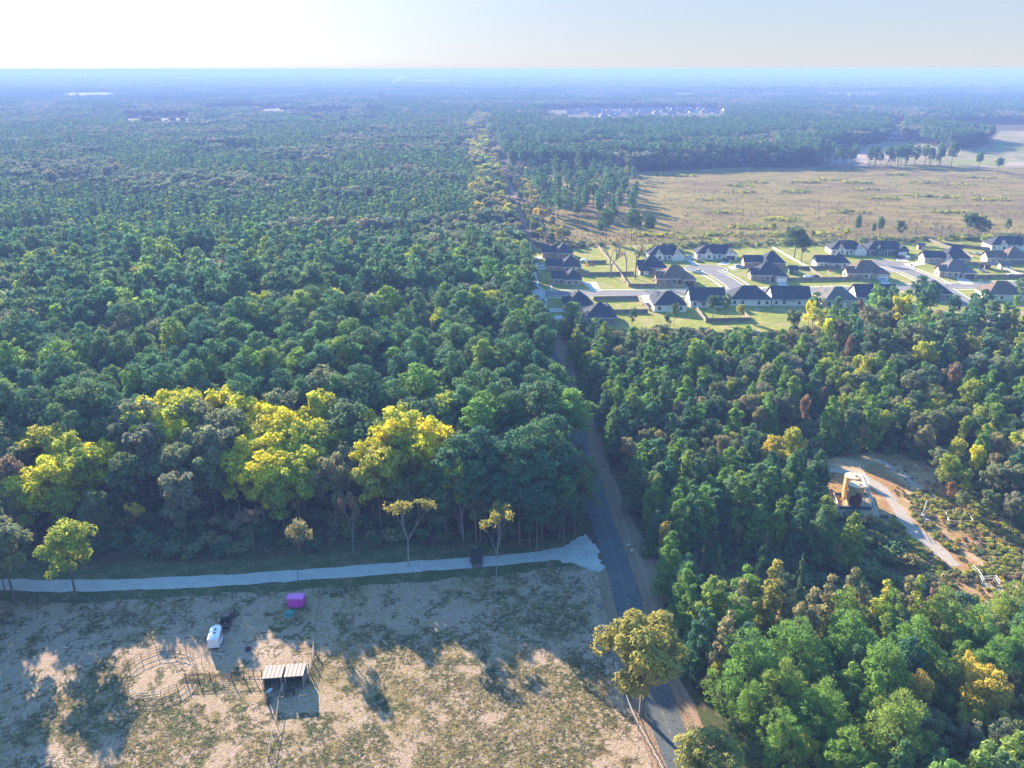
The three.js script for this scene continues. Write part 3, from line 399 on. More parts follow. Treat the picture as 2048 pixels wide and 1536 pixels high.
// left woods, mature pines near, hardwoods in the wetter middle
grid(-330, 30, 160, 430, 6.9, (X, Z) => {
  if (Math.abs(X) > wideX(Z) + 20 || X > roadX(Z) - 4.5 || !inWood(X, Z) || !free(X, Z, 4.6)) return;
  if (Z < 230 && covers(X, Z, 20)) return;
  const e = edgeDist(X, Z), hw = fbm(X / 45 + 7, Z / 45, 3, 0, 201);
  if (e < 14) { put('oak', X, Z, rr(14, 19) + (X > -18 ? 3 : 0), pick(['oak', 'oak', 'oak', 'grey']), { w: rr(0.55, 0.85) }); return; }
  if (e < 34 && X < -20 ? rnd() < 0.75 : hw > 0.62 && rnd() < 0.7) { put('oak', X, Z, e < 34 ? rr(19, 24) : rr(16, 22), pick(['oak', 'oak', 'grey', 'tan', 'oak', 'lime']), { w: rr(0.75, 1.05) }); return; }
  if (rnd() < 0.3) put('oak', X + 2.6, Z + 2.4, rr(5, 11), pick(['tan', 'oak', 'gold', 'brown', 'oak', 'lime']), { w: rr(0.6, 0.9) });
  put('pine', X, Z, rr(17.5, 27), rnd() < 0.14 ? 'pinelight' : 'pine', { w: rr(0.82, 1.15) });
});
// plantation beyond
grid(-1450, 20, 430, 1890, 5.0, (X, Z) => {
  if (Math.abs(X) > wideX(Z) || X > roadX(Z) - 6 || hides(X, Z, 17)) return;
  const hw = fbm(X / 110 + 3, Z / 70 + 9, 4, 0, 211), gap = fbm(X / 60, Z / 60, 3, 0, 217);
  if (gap > 0.68) return;
  const nearRoad = roadX(Z) - X < 30 && Z > 520;
  if (hw > 0.60 || (Z > 640 && Z < 1000 && hw > 0.52) || nearRoad) { if (rnd() < 0.42) put('oak', X, Z, rr(11, 19), pick(nearRoad ? ['oak', 'lime', 'gold', 'tan', 'grey'] : ['oak', 'oak', 'grey', 'grey', 'oak', 'oak', 'grey', 'tan', 'grey', 'oak']), { w: rr(1.0, 1.5) }); return; }
  put('young', X, Z, rr(12, 17) * (0.7 + 0.6 * gap), rnd() < 0.2 ? 'pinelight' : 'pine', { w: rr(0.85, 1.2) });
});
// right woods
const tankAt = G(1710, 990);
grid(20, 330, 60, 345, 4.5, (X, Z) => {
  if (X > wideX(Z) + 15 || !inWood(X, Z) || !free(X, Z, 3.6)) return;
  if (hides(X, Z, 13) || covers(X, Z, 12)) return;
  { const q = [X - tankAt[0], Z - tankAt[1]], a = q[0] * Math.sin(SUN_AZ) + q[1] * Math.cos(SUN_AZ), b = q[0] * Math.cos(SUN_AZ) - q[1] * Math.sin(SUN_AZ); if (a > 0 && a < 34 && b > -9 && b < 16) return; }
  const p = proj(X, 0, Z); if (p[1] > 1560 && p[0] < 1500) return;
  const low = inPoly(...proj(X, 0, Z).slice(0, 2), [[1300, 1120], [1420, 1090], [1600, 1120], [1760, 1160], [1900, 1230], [1900, 1330], [1600, 1300], [1440, 1260], [1350, 1200]]);
  if (low) { if (rnd() < 0.7) put(rnd() < 0.5 ? 'oak' : 'young', X, Z, rr(4, 8), pick(['oak', 'grey', 'pine', 'tan']), { w: rr(0.5, 0.8) }); return; }
  const gap = fbm(X / 30, Z / 30, 3, 0, 223); if (gap > 0.75) return;
  const far = Z > 285 && p[0] < 1640;
  if (far && p[1] < 720 && p[0] > 1380) { put('shrub', X, Z, rr(2, 4.5), pick(['oak', 'grey', 'grey', 'tan']), { w: 1.6 }); return; }
  const hw = fbm(X / 40 + 20, Z / 40, 3, 0, 227) + (p[0] > 1700 ? 0.12 : 0);
  if (hw > 0.62 && rnd() < 0.75) { put('oak', X, Z, rr(8, 13), pick(['oak', 'oak', 'grey', 'lime', 'tan', 'oak']), { w: rr(0.65, 0.95) }); return; }
  put('young', X, Z, rr(11, 16), rnd() < 0.5 ? 'pinelight' : 'pine', { w: rr(1.0, 1.3) });
});
// trees left of the picture whose shade lies over the pasture
for (const [X, Z, h] of [[-99, 139, 19], [-106, 144, 21], [-112, 136, 20], [-118, 142, 21], [-104, 131, 17], [-112, 126, 18], [-122, 132, 20], [-108, 118, 15], [-118, 120, 18]]) put('oak', X, Z, h, 'oak', { w: 1.0 });
// hardwoods along the right of the road
grid(-60, 60, 500, 905, 6.5, (X, Z) => { const d = X - roadX(Z); if (d < 6 || d > 24 || rnd() < 0.35 || inPoly(X, Z, subdivision)) return; put('oak', X, Z, rr(5, 11), pick(['oak', 'lime', 'gold', 'oak', 'grey']), { w: rr(0.8, 1.2) }); });
// grove and loose trees on the meadow
for (let i = 0; i < 230; i++) { const [X, Z] = G(rr(1010, 1275), rr(352, 448)); if (X < roadX(Z) + 16) continue; const d = 0.5 + 0.5 * Math.abs(proj(X, 0, Z)[0] - 1130) / 150; if (rnd() < d * 0.25 || !free(X, Z, 5.5)) continue; NEAR.push([X, Z]); const oak = rnd() < 0.3; put(oak ? 'oak' : 'pine', X, Z, oak ? rr(8, 13) : rr(15, 22), oak ? pick(['oak', 'lime', 'grey']) : 'pine', { w: oak ? 0.9 : rr(0.95, 1.2) }); }
for (const [px, py, h] of [[1212, 488, 22], [1262, 486, 21], [1297, 486, 18], [1272, 480, 17], [1200, 482, 14], [1135, 487, 9], [1108, 486, 7]]) { const [X, Z] = G(px, py); put('pine', X, Z, h, 'pine', { w: 1.15, name: 'pine_tree', label: 'tall pine at the meadow edge behind the houses', group: 'pines at the meadow edge', category: 'tree' }); }
for (const [px, py, h, k, c, w] of [[1588, 520, 19, 'oak', 'oak', 1.25], [1602, 524, 15, 'oak', 'oak', 1.05], [1682, 512, 16, 'thin', 'lime', 0.9], [1711, 486, 17, 'pine', 'pine', 0.7], [1758, 478, 14, 'pine', 'pine', 0.95], [1745, 477, 10, 'pine', 'pine', 0.8], [1797, 482, 13, 'oak', 'oak', 0.9], [1935, 480, 17, 'oak', 'oak', 1.15], [1952, 482, 16, 'oak', 'oak', 1.15], [1968, 480, 13, 'oak', 'oak', 0.85], [2012, 470, 11, 'oak', 'oak', 0.7], [1545, 470, 8, 'oak', 'lime', 0.8], [1575, 478, 8, 'oak', 'oak', 0.9], [1625, 480, 6, 'oak', 'oak', 0.9]]) { const [X, Z] = G(px, py); put(k, X, Z, h, c, { w, name: k === 'pine' ? 'pine_tree' : 'hardwood_tree', label: k === 'pine' ? 'thin pine between the last houses and the dry meadow' : 'spreading tree between the houses and the dry meadow', group: k === 'pine' ? 'thin pines behind the houses' : 'spreading trees behind the houses', category: 'tree' }); }
for (const [px, py, h] of [[1221, 556, 20], [1270, 557, 22], [1253, 545, 14]]) { const [X, Z] = G(px, py); put('bare', X, Z, h, 'brown', { name: 'bare_tree', label: 'leafless tree in a fenced back lawn', group: 'leafless trees between the back lawns', category: 'tree', w: 0.9 }); }
for (const [px, py, h] of [[1868, 478, 13], [1880, 480, 11], [1890, 478, 11], [1897, 481, 10]]) { const [X, Z] = G(px, py); put('bare', X, Z, h, 'brown', { name: 'bare_tree', label: 'thin bare tree at the meadow edge by a wooden fence', group: 'thin bare trees at the meadow edge', category: 'tree', w: 0.6 }); }
for (const [px, py, h, k] of [[1425, 640, 11, 'oak'], [1450, 643, 12, 'pine'], [1480, 640, 7, 'oak']]) { const [X, Z] = G(px, py); put(k, X, Z, h, k === 'pine' ? 'pine' : h > 9 ? 'oak' : 'lime', { w: 1, name: k === 'pine' ? 'pine_tree' : 'hardwood_tree', label: k === 'pine' ? 'pine in a fenced back yard' : h > 9 ? 'round green tree in a fenced back yard beside a pine' : 'small yellow-green tree in a fenced back yard', category: 'tree' }); }
// the line of pines and hardwoods along the back of the meadow
for (const [px, py, h] of [[1685, 331, 18], [1705, 332, 20], [1740, 331, 14], [1760, 333, 15], [1775, 332, 21], [1795, 332, 22], [1812, 331, 20], [1830, 333, 22], [1848, 331, 22], [1860, 332, 20], [1880, 332, 21], [1902, 333, 26], [1955, 341, 19], [1995, 350, 17]]) { const [X, Z] = G(px, py); put('pine', X, Z, h, 'pine', { w: 1.25, name: 'pine_tree', label: 'tall bare-trunked pine in the line across the meadow', group: 'line of pines across the meadow', category: 'tree' }); }
for (let i = 0; i < 60; i++) { const px = rr(1640, 1905), [X, Z] = G(px, rr(325, 334)); if (!free(X, Z, 5)) continue; NEAR.push([X, Z]); const oak = rnd() < 0.4; put(oak ? 'oak' : 'pine', X, Z, oak ? rr(9, 15) : rr(15, 23), oak ? pick(['oak', 'grey', 'tan']) : 'pine', { w: oak ? rr(0.8, 1.1) : rr(1.0, 1.3) }); }
grid(-70, 700, 880, 1700, 6.2, (X, Z) => { const rx = roadX(Z); if (X > wideX(Z) || X < rx + (Z < 1250 ? 10 : 5) || inPoly(X, Z, meadowZone) || hides(X, Z, 22)) return; const p = proj(X, 0, Z); if (p[0] < 1075 && p[1] > 292 && rnd() < 0.55) return; const hw = fbm(X / 60, Z / 60, 3, 0, 231); if (hw > 0.55) { if (rnd() < 0.6) put('oak', X, Z, rr(14, 21), pick(['oak', 'grey', 'oak', 'tan']), { w: rr(0.95, 1.3) }); } else put('pine', X, Z, rr(19, 25), 'pine', { w: rr(0.85, 1.1) }); });
// mixed woods to 4 km
grid(-2700, 2700, 1700, 4200, 10, (X, Z) => { if (Math.abs(X) > wideX(Z) || (X < roadX(Z) && Z < 1890) || hides(X, Z, 17)) return; const g = fbm(X / 210, Z / 330, 4, 0, 241); if (g > 0.67) return; const hw = fbm(X / 130, Z / 200, 3, 0, 245); if (hw > 0.5) put('oak', X, Z, rr(12, 19), pick(['oak', 'grey', 'grey', 'tan', 'oak']), { w: rr(1.1, 1.6) }); else put('pine', X, Z, rr(15, 23), 'pine', { w: rr(1.1, 1.6) }); });
// ---------- plant them: the nearest of each kind one by one, the rest as one mass ----------
SH.bigoak = { hi: [oakShape(711, true, { h: 17, R: 5.3, low: 0.2, n: 44, len: 0.42, wid: 0.34 }), oakShape(719, true, { h: 12, R: 4.6, n: 120, len: 0.42, wid: 0.36 })] }; SH.bigoak.lo = SH.bigoak.hi;
const KIND = {
  pine: ['pine_tree', 'tall round-crowned pine', 'pine', 'tall pines'],
  young: ['young_pine_tree', 'young pine leafy to the ground', 'pine', 'young pines'],
  big: ['pine_tree', 'full-crowned bright green pine in the stand of pointed tan trees', 'pine', 'full-crowned pines by the road'],
  oak: ['hardwood_tree', 'COLOUR leafy hardwood', 'tree', 'hardwoods'],
  cone: ['sweetgum_tree', 'pointed tan-leaved tree beside bright green pines', 'tree', 'pointed tan trees among pines'],
  shrub: ['bush', 'low leafy bush behind the back yards', 'bush', 'bushes behind the back yards'],
};
function zoneOf(s) {
  const d = s.X - roadX(s.Z), c = G(1840, 1020);
  if (inPoly(s.X, s.Z, meadow)) return 'in the grove on the dry meadow';
  if (s.Z > 860) return d > 0 ? 'in the far woods behind the meadow' : 'in the far woods';
  if (Math.abs(d) < 17 && s.Z < 345) return d < 0 ? 'overhanging the narrow asphalt road' : 'beside the dirt shoulder of the road';
  if (d < 0 && s.Z < driveZ(s.X) + 22) return 'on the wood edge along the gravel drive';
  if (d < 0 && s.Z < 250) return 'behind the yellow trees of the wood';
  if (d < 0) return 'deep in the unbroken wood';
  if (Math.hypot(s.X - c[0], s.Z - c[1]) < 42) return 'around the well clearing';
  if (s.Z > 290) return 'below the back yards of the houses';
  return 'in the wood between road and well clearing';
}
const COLWORD = { lime: 'yellow-green', gold: 'golden', tan: 'tan', red: 'reddish', brown: 'brownish', grey: 'grey-green', oak: 'green', yellow: 'yellow', olive: 'olive', pine: 'dark green', pinelight: 'bright green' };
const vis = (s) => { const p = proj(s.X, s.h * 0.6, s.Z); return p[2] > 0 && p[0] > -60 && p[0] < 2110 && p[1] < 1680 && p[1] > 100; };
for (const s of spots) { s.d = Math.hypot(s.X, s.Z, HC); s.vis = vis(s); }
spots.sort((a, b) => a.d - b.d);
const single = {}, rest = new Map(), tmpM = new THREE.Matrix4(), tmpQ = new THREE.Quaternion(), LIMIT = { pine: 290, young: 290, oak: 280, shrub: 110 };
for (const s of spots) {
  const own = s.label, k = s.kind, lim = LIMIT[k] ?? 300;
  const near = s.d < 330, set = s.d < 190 && SH[k].xf ? SH[k].xf : near || own ? SH[k].hi : SH[k].lo, sh = set[s.v !== undefined ? s.v % set.length : Math.floor(rnd() * set.length)];
  const sy = s.h / sh.h, sw = sy * (s.w || 1) * rr(0.92, 1.08), turn = rnd() * 6.283;
  if (own || (s.vis && (single[k] = (single[k] || 0) + 1) <= lim)) {
    const [nm, lb, cat, grp] = KIND[k] || [];
    const word = COLWORD[s.col], zn = ['pine', 'young', 'oak'].includes(k) ? zoneOf(s) : '';
    const t = thing(s.name || nm, own || (zn ? lb.replace('COLOUR', word) + ' ' + zn : lb), s.category || cat, [s.X, s.Z], turn, own ? s.group : (k === 'oak' ? word + ' ' : '') + grp + (zn ? ' ' + zn : ''));
    t.scale.set(sw, sy, sw);
    const tr = sh.trunk && part('trunk', sh.trunk, s.pale ? paleBark : k === 'bare' || k === 'bigoak' ? greyBark : barkMat, t);
    part('crown', sh.crown, pick(leafMats[s.col]), t);
  } else {
    const key = k + (set === SH[k].hi ? '_hi_' : set === SH[k].xf ? '_xf_' : '_lo_') + set.indexOf(sh); if (!rest.has(key)) rest.set(key, { sh, k, list: [] });
    tmpQ.setFromAxisAngle(UPV, turn); tmpM.compose(V(s.X, 0, s.Z), tmpQ, new THREE.Vector3(sw, sy, sw)); rest.get(key).list.push([tmpM.clone(), s.col]);
  }
}
const massName = { pine: 'pine_woods', young: 'young_pine_woods', oak: 'hardwood_woods', shrub: 'undergrowth', big: 'pine_woods', cone: 'hardwood_woods' };
const massOf = new Map();
function stuffGroup(name) { if (!massOf.has(name)) { const g = new THREE.Group(); g.name = name; scene.add(g); tag(g, ({ pine_woods: 'distant tall pines of the woods', young_pine_woods: 'dense far plantation of young pines', hardwood_woods: 'far mixed hardwoods of the woods', undergrowth: 'dark undergrowth beneath the trees' })[name] || name, 'woods', null, 'stuff'); massOf.set(name, g); } return massOf.get(name); }
function instances(name, geo, mat, list, parent, colorOf) {
  const im = new THREE.InstancedMesh(geo, mat, list.length); im.name = name; im.castShadow = im.receiveShadow = true; im.userData.kind = 'stuff';
  list.forEach(([m, c], i) => { im.setMatrixAt(i, m); if (colorOf) im.setColorAt(i, colorOf(c)); });
  parent.add(im); return im;
}
const tint = (c) => { const b = pick(COL[c]), k = rr(0.85, 1.2), h = rr(-0.12, 0.12); return lin(b[0] * k * (1 + h), b[1] * k, b[2] * k * (1 - h)); };
for (const { sh, k, list } of rest.values()) { const g = stuffGroup(massName[k] || 'hardwood_woods'); instances('crowns', sh.crown, leafWhite, list, g, tint); if (sh.trunk) instances('trunks', sh.trunk, barkMat, list.filter((x) => Math.abs(x[0].elements[14]) < 1300), g); }
// undergrowth under the near woods
const under = [[], [], []];
grid(-330, 330, 60, 520, 3.6, (X, Z) => { if (Math.abs(X) > wideX(Z) + 20 || !inWood(X, Z) || rnd() < 0.25) return; if (X < roadX(Z) && Z < driveZ(X) + 10) return; const s = rr(0.5, 1.25); tmpQ.setFromAxisAngle(UPV, rnd() * 6.28); tmpM.compose(V(X, 0, Z), tmpQ, new THREE.Vector3(s * 1.3, s, s * 1.3)); under[Math.floor(rnd() * 3)].push([tmpM.clone(), pick(['oak', 'oak', 'oak', 'grey', 'tan', 'pine'])]); });
under.forEach((l, i) => instances('bushes', SH.shrub.hi[i].crown, leafWhite, l, stuffGroup('undergrowth'), tint));
// scrub on the meadow
{
  const l = [[], []], g = new THREE.Group(); g.name = 'meadow_scrub'; scene.add(g); tag(g, 'yellow-green scrub scattered over the dry meadow', 'scrub', null, 'stuff');
  const patch = [[1425, 400], [1440, 425], [1735, 380], [1765, 397], [1700, 425], [1560, 440], [1610, 365], [1510, 365], [1480, 372], [1800, 350], [1920, 370], [1985, 400], [1900, 425], [1330, 350], [1280, 357], [1370, 352], [1840, 392], [1650, 360], [1450, 470], [1550, 470], [1300, 470], [1380, 475], [1640, 470], [1960, 356], [1850, 366], [1715, 366], [1590, 384], [1475, 385], [1890, 395], [1500, 455]];
  for (const [px, py] of patch) { const [X, Z] = G(px, py), n = 26 + Math.floor(rnd() * 30); for (let i = 0; i < n; i++) { const a = rnd() * 6.28, q = Math.sqrt(rnd()), x = X + Math.cos(a) * q * 15, z = Z + Math.sin(a) * q * 7, s = rr(0.35, 0.75); tmpQ.setFromAxisAngle(UPV, rnd() * 6.28); tmpM.compose(V(x, 0, z), tmpQ, new THREE.Vector3(s * 1.5, s, s * 1.5)); l[i % 2].push([tmpM.clone(), pick(['lime', 'lime', 'yellow', 'oak'])]); } }
  for (let i = 0; i < 2600; i++) { const [X, Z] = G(rr(1040, 2100), 345 + 145 * rnd() ** 0.7); if (!inPoly(X, Z, meadow)) continue; const s = rr(0.12, 0.4) * (Z < 540 ? 1.3 : 1); tmpQ.setFromAxisAngle(UPV, rnd() * 6.28); tmpM.compose(V(X, 0, Z), tmpQ, new THREE.Vector3(s * 1.6, s, s * 1.6)); l[i % 2].push([tmpM.clone(), pick(['tan', 'oak', 'tan', 'lime', 'brown'])]); }
  for (let i = 0; i < 260; i++) { const px = rr(1300, 2060), [X, Z] = G(px, 497 - (px - 1300) * 0.026 + rr(-5, 2)); const s = rr(0.5, 1.3); tmpQ.setFromAxisAngle(UPV, rnd() * 6.28); tmpM.compose(V(X, 0, Z), tmpQ, new THREE.Vector3(s * 1.4, s, s * 1.4)); l[i % 2].push([tmpM.clone(), pick(['oak', 'oak', 'lime', 'grey'])]); }
  l.forEach((x, i) => instances('bushes', SH.shrub.lo[i].crown, leafWhite, x, g, tint));
}
// weeds of the clearing
{
  const l = [[], [], []], g = new THREE.Group(); g.name = 'clearing_weeds'; scene.add(g); tag(g, 'yellow and green weeds around the well clearing', 'weeds', null, 'stuff');
  const trackD = (x, z) => { let d = 1e9; for (let i = 1; i < trackLine.length; i++) d = Math.min(d, segDist(x, z, trackLine[i - 1], trackLine[i])); return d; };
  for (let i = 0; i < 6500; i++) { const px = rr(1640, 2120), py = rr(905, 1230), [X, Z] = G(px, py); if (!inPoly(X, Z, clearing) || trackD(X, Z) < 2.4) continue; const right = sstep(0, 60, (px - 1640) * 0.75 + 960 - 60 - (1300 - py) * 0 - 990 + (py - 960) * 0.9 - 40); if (rnd() > 0.25 + 0.75 * right) continue; if (px < 1780 && py < 1030 && px > 1670) continue; const pat = fbm(X / 5, Z / 5, 3, 0, 271); if (pat > 0.56 && rnd() < 0.85) continue; const s = rr(0.10, 0.30) * (0.6 + right * 0.7); tmpQ.setFromAxisAngle(UPV, rnd() * 6.28); tmpM.compose(V(X, 0, Z), tmpQ, new THREE.Vector3(s * 1.3, s, s * 1.3)); l[i % 3].push([tmpM.clone(), pick(right > 0.5 ? pat > 0.47 ? ['tan', 'tan', 'gold', 'brown', 'olive'] : ['lime', 'lime', 'olive', 'oak', 'tan', 'olive'] : ['tan', 'olive', 'brown', 'tan'])]); }
  l.forEach((x, i) => instances('weed_clumps', SH.shrub.hi[i].crown, leafWhite, x, g, tint));
}
// pasture grass and weeds
{
  const blades = leafGeo([{ x: 0, y: 0.12, z: 0, r: 0.24, f: 0.5, n: 12 }], { n: 12, len: 0.26, wid: 0.1, spike: 0.75, up: 0.9, jit: 1 }, 801), l = [[], []];
  for (let i = 0; i < 15000; i++) { const [X, Z] = G(rr(-30, 1330), 1170 + 390 * rnd()); if (X > roadX(Z) - 4 || Z > driveZ(X) - 3) continue; const w = fbm(X / 2.3, Z / 2.3, 4, 0, 9), w1 = fbm(X / 9 + 3, Z / 9, 4, 0, 5); let gb = 0, sb = 0; for (const b of greenBlobs) gb += blob(X, Z, b); for (const b of sandBlobs) sb += blob(X, Z, b); if (rnd() > sstep(0.38, 0.6, 0.5 * w + 0.5 * w1 + 0.1 * gb - 0.16 * sb)) continue; const s = rr(0.35, 0.95); tmpQ.setFromAxisAngle(UPV, rnd() * 6.28); tmpM.compose(V(X, 0, Z), tmpQ, new THREE.Vector3(s, s * 0.8, s)); l[0].push([tmpM.clone(), pick(['tan', 'tan', 'olive', 'brown', 'tan', 'brown', 'oak'])]); }
  const g = new THREE.Group(); g.name = 'pasture_weeds'; scene.add(g); tag(g, 'straw and weed tufts over the sandy pasture', 'weeds', null, 'stuff'); instances('tufts', blades, leafWhite, l[0], g, tint);
}
// far canopy, 4 to 16 km
{
  const r = rngOf(901), list = []; for (let i = 0; i < 11; i++) { const g = new THREE.IcosahedronGeometry(1, 1), p = g.attributes.position, s = rr(4, 8, r), hh = rr(5, 9, r), x = rr(-19, 19, r), z = rr(-19, 19, r); for (let j = 0; j < p.count; j++) { const n = 0.8 + 0.4 * vn(p.getX(j) * 2 + i, p.getY(j) * 2 + p.getZ(j), 0, 7); p.setXYZ(j, p.getX(j) * s * n + x, p.getY(j) * hh * n + 6, p.getZ(j) * s * n + z); } list.push(g); }
  const patch = merged(list); patch.computeVertexNormals(); const l = [];
  for (let Z = 4150; Z < 16000; Z += 38 * (1 + (Z - 4150) / 8000)) for (let X = -wideX(Z); X < wideX(Z); X += 40 * (1 + (Z - 4150) / 8000)) { const x = X + rr(-12, 12), z = Z + rr(-12, 12), g = fbm(x / 700, z / 1400, 4, 0, 251); if (g > 0.60 || hides(x, z, 15)) continue; const s = (1 + (Z - 4150) / 9000) * rr(0.85, 1.1); tmpQ.setFromAxisAngle(UPV, rnd() * 6.28); tmpM.compose(V(x, 0, z), tmpQ, new THREE.Vector3(s, rr(0.7, 1.5), s)); l.push([tmpM.clone(), pick(['oak', 'pine', 'oak', 'grey', 'pine'])]); }
  const g = new THREE.Group(); g.name = 'far_woods'; scene.add(g); tag(g, 'hazy woods reaching to the horizon', 'woods', null, 'stuff');
  const m = std('far_canopy', [1, 1, 1], 1); instances('canopy', patch, m, l, g, tint);
}
// ================= the pasture =================
const M = {
  post: std('weathered_post', [0.13, 0.10, 0.075], 1), wire: std('fence_wire', [0.22, 0.21, 0.2], 0.6, { metalness: 0.6 }), rustPipe: std('rusty_pipe', [0.20, 0.105, 0.06], 0.85), palePipe: std('pale_pipe', [0.52, 0.47, 0.42], 0.6), greyPipe: std('galvanised_panel', [0.34, 0.32, 0.31], 0.6), plank: std('grey_plank', [0.36, 0.29, 0.22], 0.95),
  tyre: std('tyre', [0.02, 0.02, 0.02], 0.9), rim: std('wheel_rim', [0.55, 0.55, 0.56], 0.35, { metalness: 0.7 }), glass: std('dark_glass', [0.02, 0.03, 0.04], 0.08), black: std('black_paint', [0.012, 0.013, 0.016], 0.25), white: std('white_paint', [0.78, 0.78, 0.76], 0.35), lampW: std('headlight', [0.7, 0.7, 0.68], 0.2), lampR: std('tail_light', [0.4, 0.03, 0.03], 0.3), chrome: std('bumper', [0.5, 0.5, 0.5], 0.3, { metalness: 0.8 }),
  pink: std('magenta_paint', [0.62, 0.06, 0.42], 0.4), pinkRoof: std('pale_magenta_paint', [0.70, 0.16, 0.56], 0.4), pinkGraphic: std('magenta_graphic', [0.55, 0.06, 0.30], 0.4), darkMetal: std('dark_steel', [0.03, 0.035, 0.04], 0.6), teal: std('teal_tarp', [0.02, 0.24, 0.21], 0.6),
};
// ---- wire fences: every post a part, three wires
function wireFence(line, label, step, h, o = {}) {
  const pts = smoothLine(line, step), [X0, Z0] = pts[0], t = thing('wire_fence', label, 'fence', [X0, Z0]);
  const loc = pts.map(([x, z]) => [x - X0, -(z - Z0)]);
  loc.forEach((p, i) => { const big = i % 6 === 0, r = big ? 0.09 : 0.055, hh = h * rr(0.94, 1.08) * (big ? 1.12 : 1); part('post', [cyl(r, r * 0.85, hh + 0.3, 6, p[0], -0.3, p[1])], o.mat || M.post, t); });
  for (const k of [0.35, 0.65, 0.95]) part('wire', [...Array(loc.length - 1).keys()].map((i) => rod([loc[i][0], h * k, loc[i][1]], [loc[i + 1][0], h * k, loc[i + 1][1]], 0.012, 0.012, 3)), M.wire, t);
  if (o.rail) part('top_rail', [...Array(loc.length - 1).keys()].map((i) => rod([loc[i][0], h * 1.02, loc[i][1]], [loc[i + 1][0], h * 1.02, loc[i + 1][1]], 0.05, 0.045, 6)), o.railMat || M.palePipe, t);
  return t;
}
wireFence([[-130, 138], ...[[0, 1202], [150, 1203], [280, 1200], [393, 1198], [560, 1192], [700, 1182], [820, 1174], [942, 1168], [1060, 1164], [1178, 1162]].map((p) => G(...p))], 'wire fence on thin posts between the gravel drive and the pasture', 2.2, 1.25);
wireFence([[1178, 1162], [1196, 1215], [1212, 1270], [1226, 1330]].map((p) => G(...p)), 'short wire fence of thin posts along the road verge', 2.2, 1.25);
wireFence([[1228, 1336], [1246, 1385], [1266, 1440], [1298, 1500], [1330, 1560], [1370, 1640]].map((p) => G(...p)), 'roadside fence with a pale pole laid along its top', 2.6, 1.3, { rail: 1 });
wireFence([[640, 1188], [637, 1215], [634, 1245], [630, 1275], [626, 1300]].map((p) => G(...p)), 'fence of leaning posts dividing the pasture above the shed', 2.3, 1.2);
wireFence([[563, 1384], [556, 1430], [546, 1475], [534, 1536], [522, 1600]].map((p) => G(...p)), 'pole-topped fence running away from the middle of the shed', 2.6, 1.25, { rail: 1, railMat: M.plank });
// ---- posts of an open line beside the truck
wireFence([[433, 1243], [428, 1262], [419, 1285], [415, 1305], [404, 1330]].map((p) => G(...p)), 'row of dark posts beside the white trailer', 2.4, 1.1);
// ---- small timber gateway on the drive fence
{ const t = thing('gate_frame', 'low timber frame in the drive fence', 'gate', G(454, 1198)); for (const x of [-1.1, 1.1]) part('post', [box(0.16, 1.5, 0.16, x, 0.75, 0)], M.post, t); part('crossbar', [box(2.4, 0.12, 0.12, 0, 1.42, 0.02)], M.plank, t); }
// ---- round pen of pipe panels
function pipePanel(t, a, b, h, mat, rails = 5, name = 'panel') { const g = []; for (let i = 0; i < rails; i++) { const y = 0.25 + (h - 0.28) * i / (rails - 1); g.push(rod([a[0], y, a[1]], [b[0], y, b[1]], 0.042, 0.042, 5)); } for (const p of [a, b, [(a[0] + b[0]) / 2, (a[1] + b[1]) / 2]]) g.push(rod([p[0], 0, p[1]], [p[0], h, p[1]], 0.034, 0.034, 5)); return part(name, g, mat, t); }
{
  const c = G(318, 1348), t = thing('round_pen', 'round pen of pipe panels on bare sand', 'pen', c), n = 14, R = 6.2;
  for (let i = 0; i < n; i++) { const a = 6.283 * i / n + 0.25, b = 6.283 * (i + 0.97) / n + 0.25; if (i === 12) continue; const k = i >= 2 && i <= 3; pipePanel(t, [Math.cos(a) * R, Math.sin(a) * R], [Math.cos(b) * R, Math.sin(b) * R], 1.35, k ? M.palePipe : M.post, 3, k ? 'pale_panel' : 'panel'); }
}
// ---- corral between pen and shed
function corral(label, pts, o = {}) { const P = pts.map((p) => G(...p)), [X0, Z0] = P[0], t = thing('corral_fence', label, 'fence', [X0, Z0]), L = P.map(([x, z]) => [x - X0, -(z - Z0)]); for (let i = 0; i + 1 < L.length; i++) { pipePanel(t, L[i], L[i + 1], o.h || 1.5, o.mat || M.rustPipe, o.rails || 2); } L.forEach((p) => part('post', [cyl(0.1, 0.09, (o.h || 1.5) + 0.45, 7, p[0], -0.2, p[1])], o.mat || M.rustPipe, t)); return t; }
corral('rusty pipe fence joining the round pen to the corral gate', [[372, 1362], [397, 1361], [421, 1360]]);
corral('rusty pipe fence between corral gate and shed', [[464, 1357], [488, 1355.5], [508, 1355], [524, 1354.5]]);
{ const a = G(423, 1362), b = G(463, 1359), t = thing('corral_gate', 'wide pipe gate with close rails between two rusty fences', 'gate', a), e = [b[0] - a[0], -(b[1] - a[1])], g = []; for (let i = 0; i < 7; i++) g.push(rod([0, 0.2 + i * 0.2, 0], [e[0], 0.2 + i * 0.2, e[1]], 0.028, 0.028, 5)); part('rails', g, M.rustPipe, t); for (const k of [0.02, 0.5, 0.98]) part('upright', [rod([e[0] * k, 0.1, e[1] * k], [e[0] * k, 1.48, e[1] * k], 0.035, 0.035, 5)], M.rustPipe, t); }
corral('tall board fence along the side of the shed', [[610, 1368], [618, 1345], [624, 1322], [629, 1302]], { h: 1.7, rails: 7, mat: M.plank });
corral('dark pipe fence leading from the shed corner past the feed tub', [[527, 1376], [530, 1392], [534, 1408]], { h: 1.3, rails: 4 });
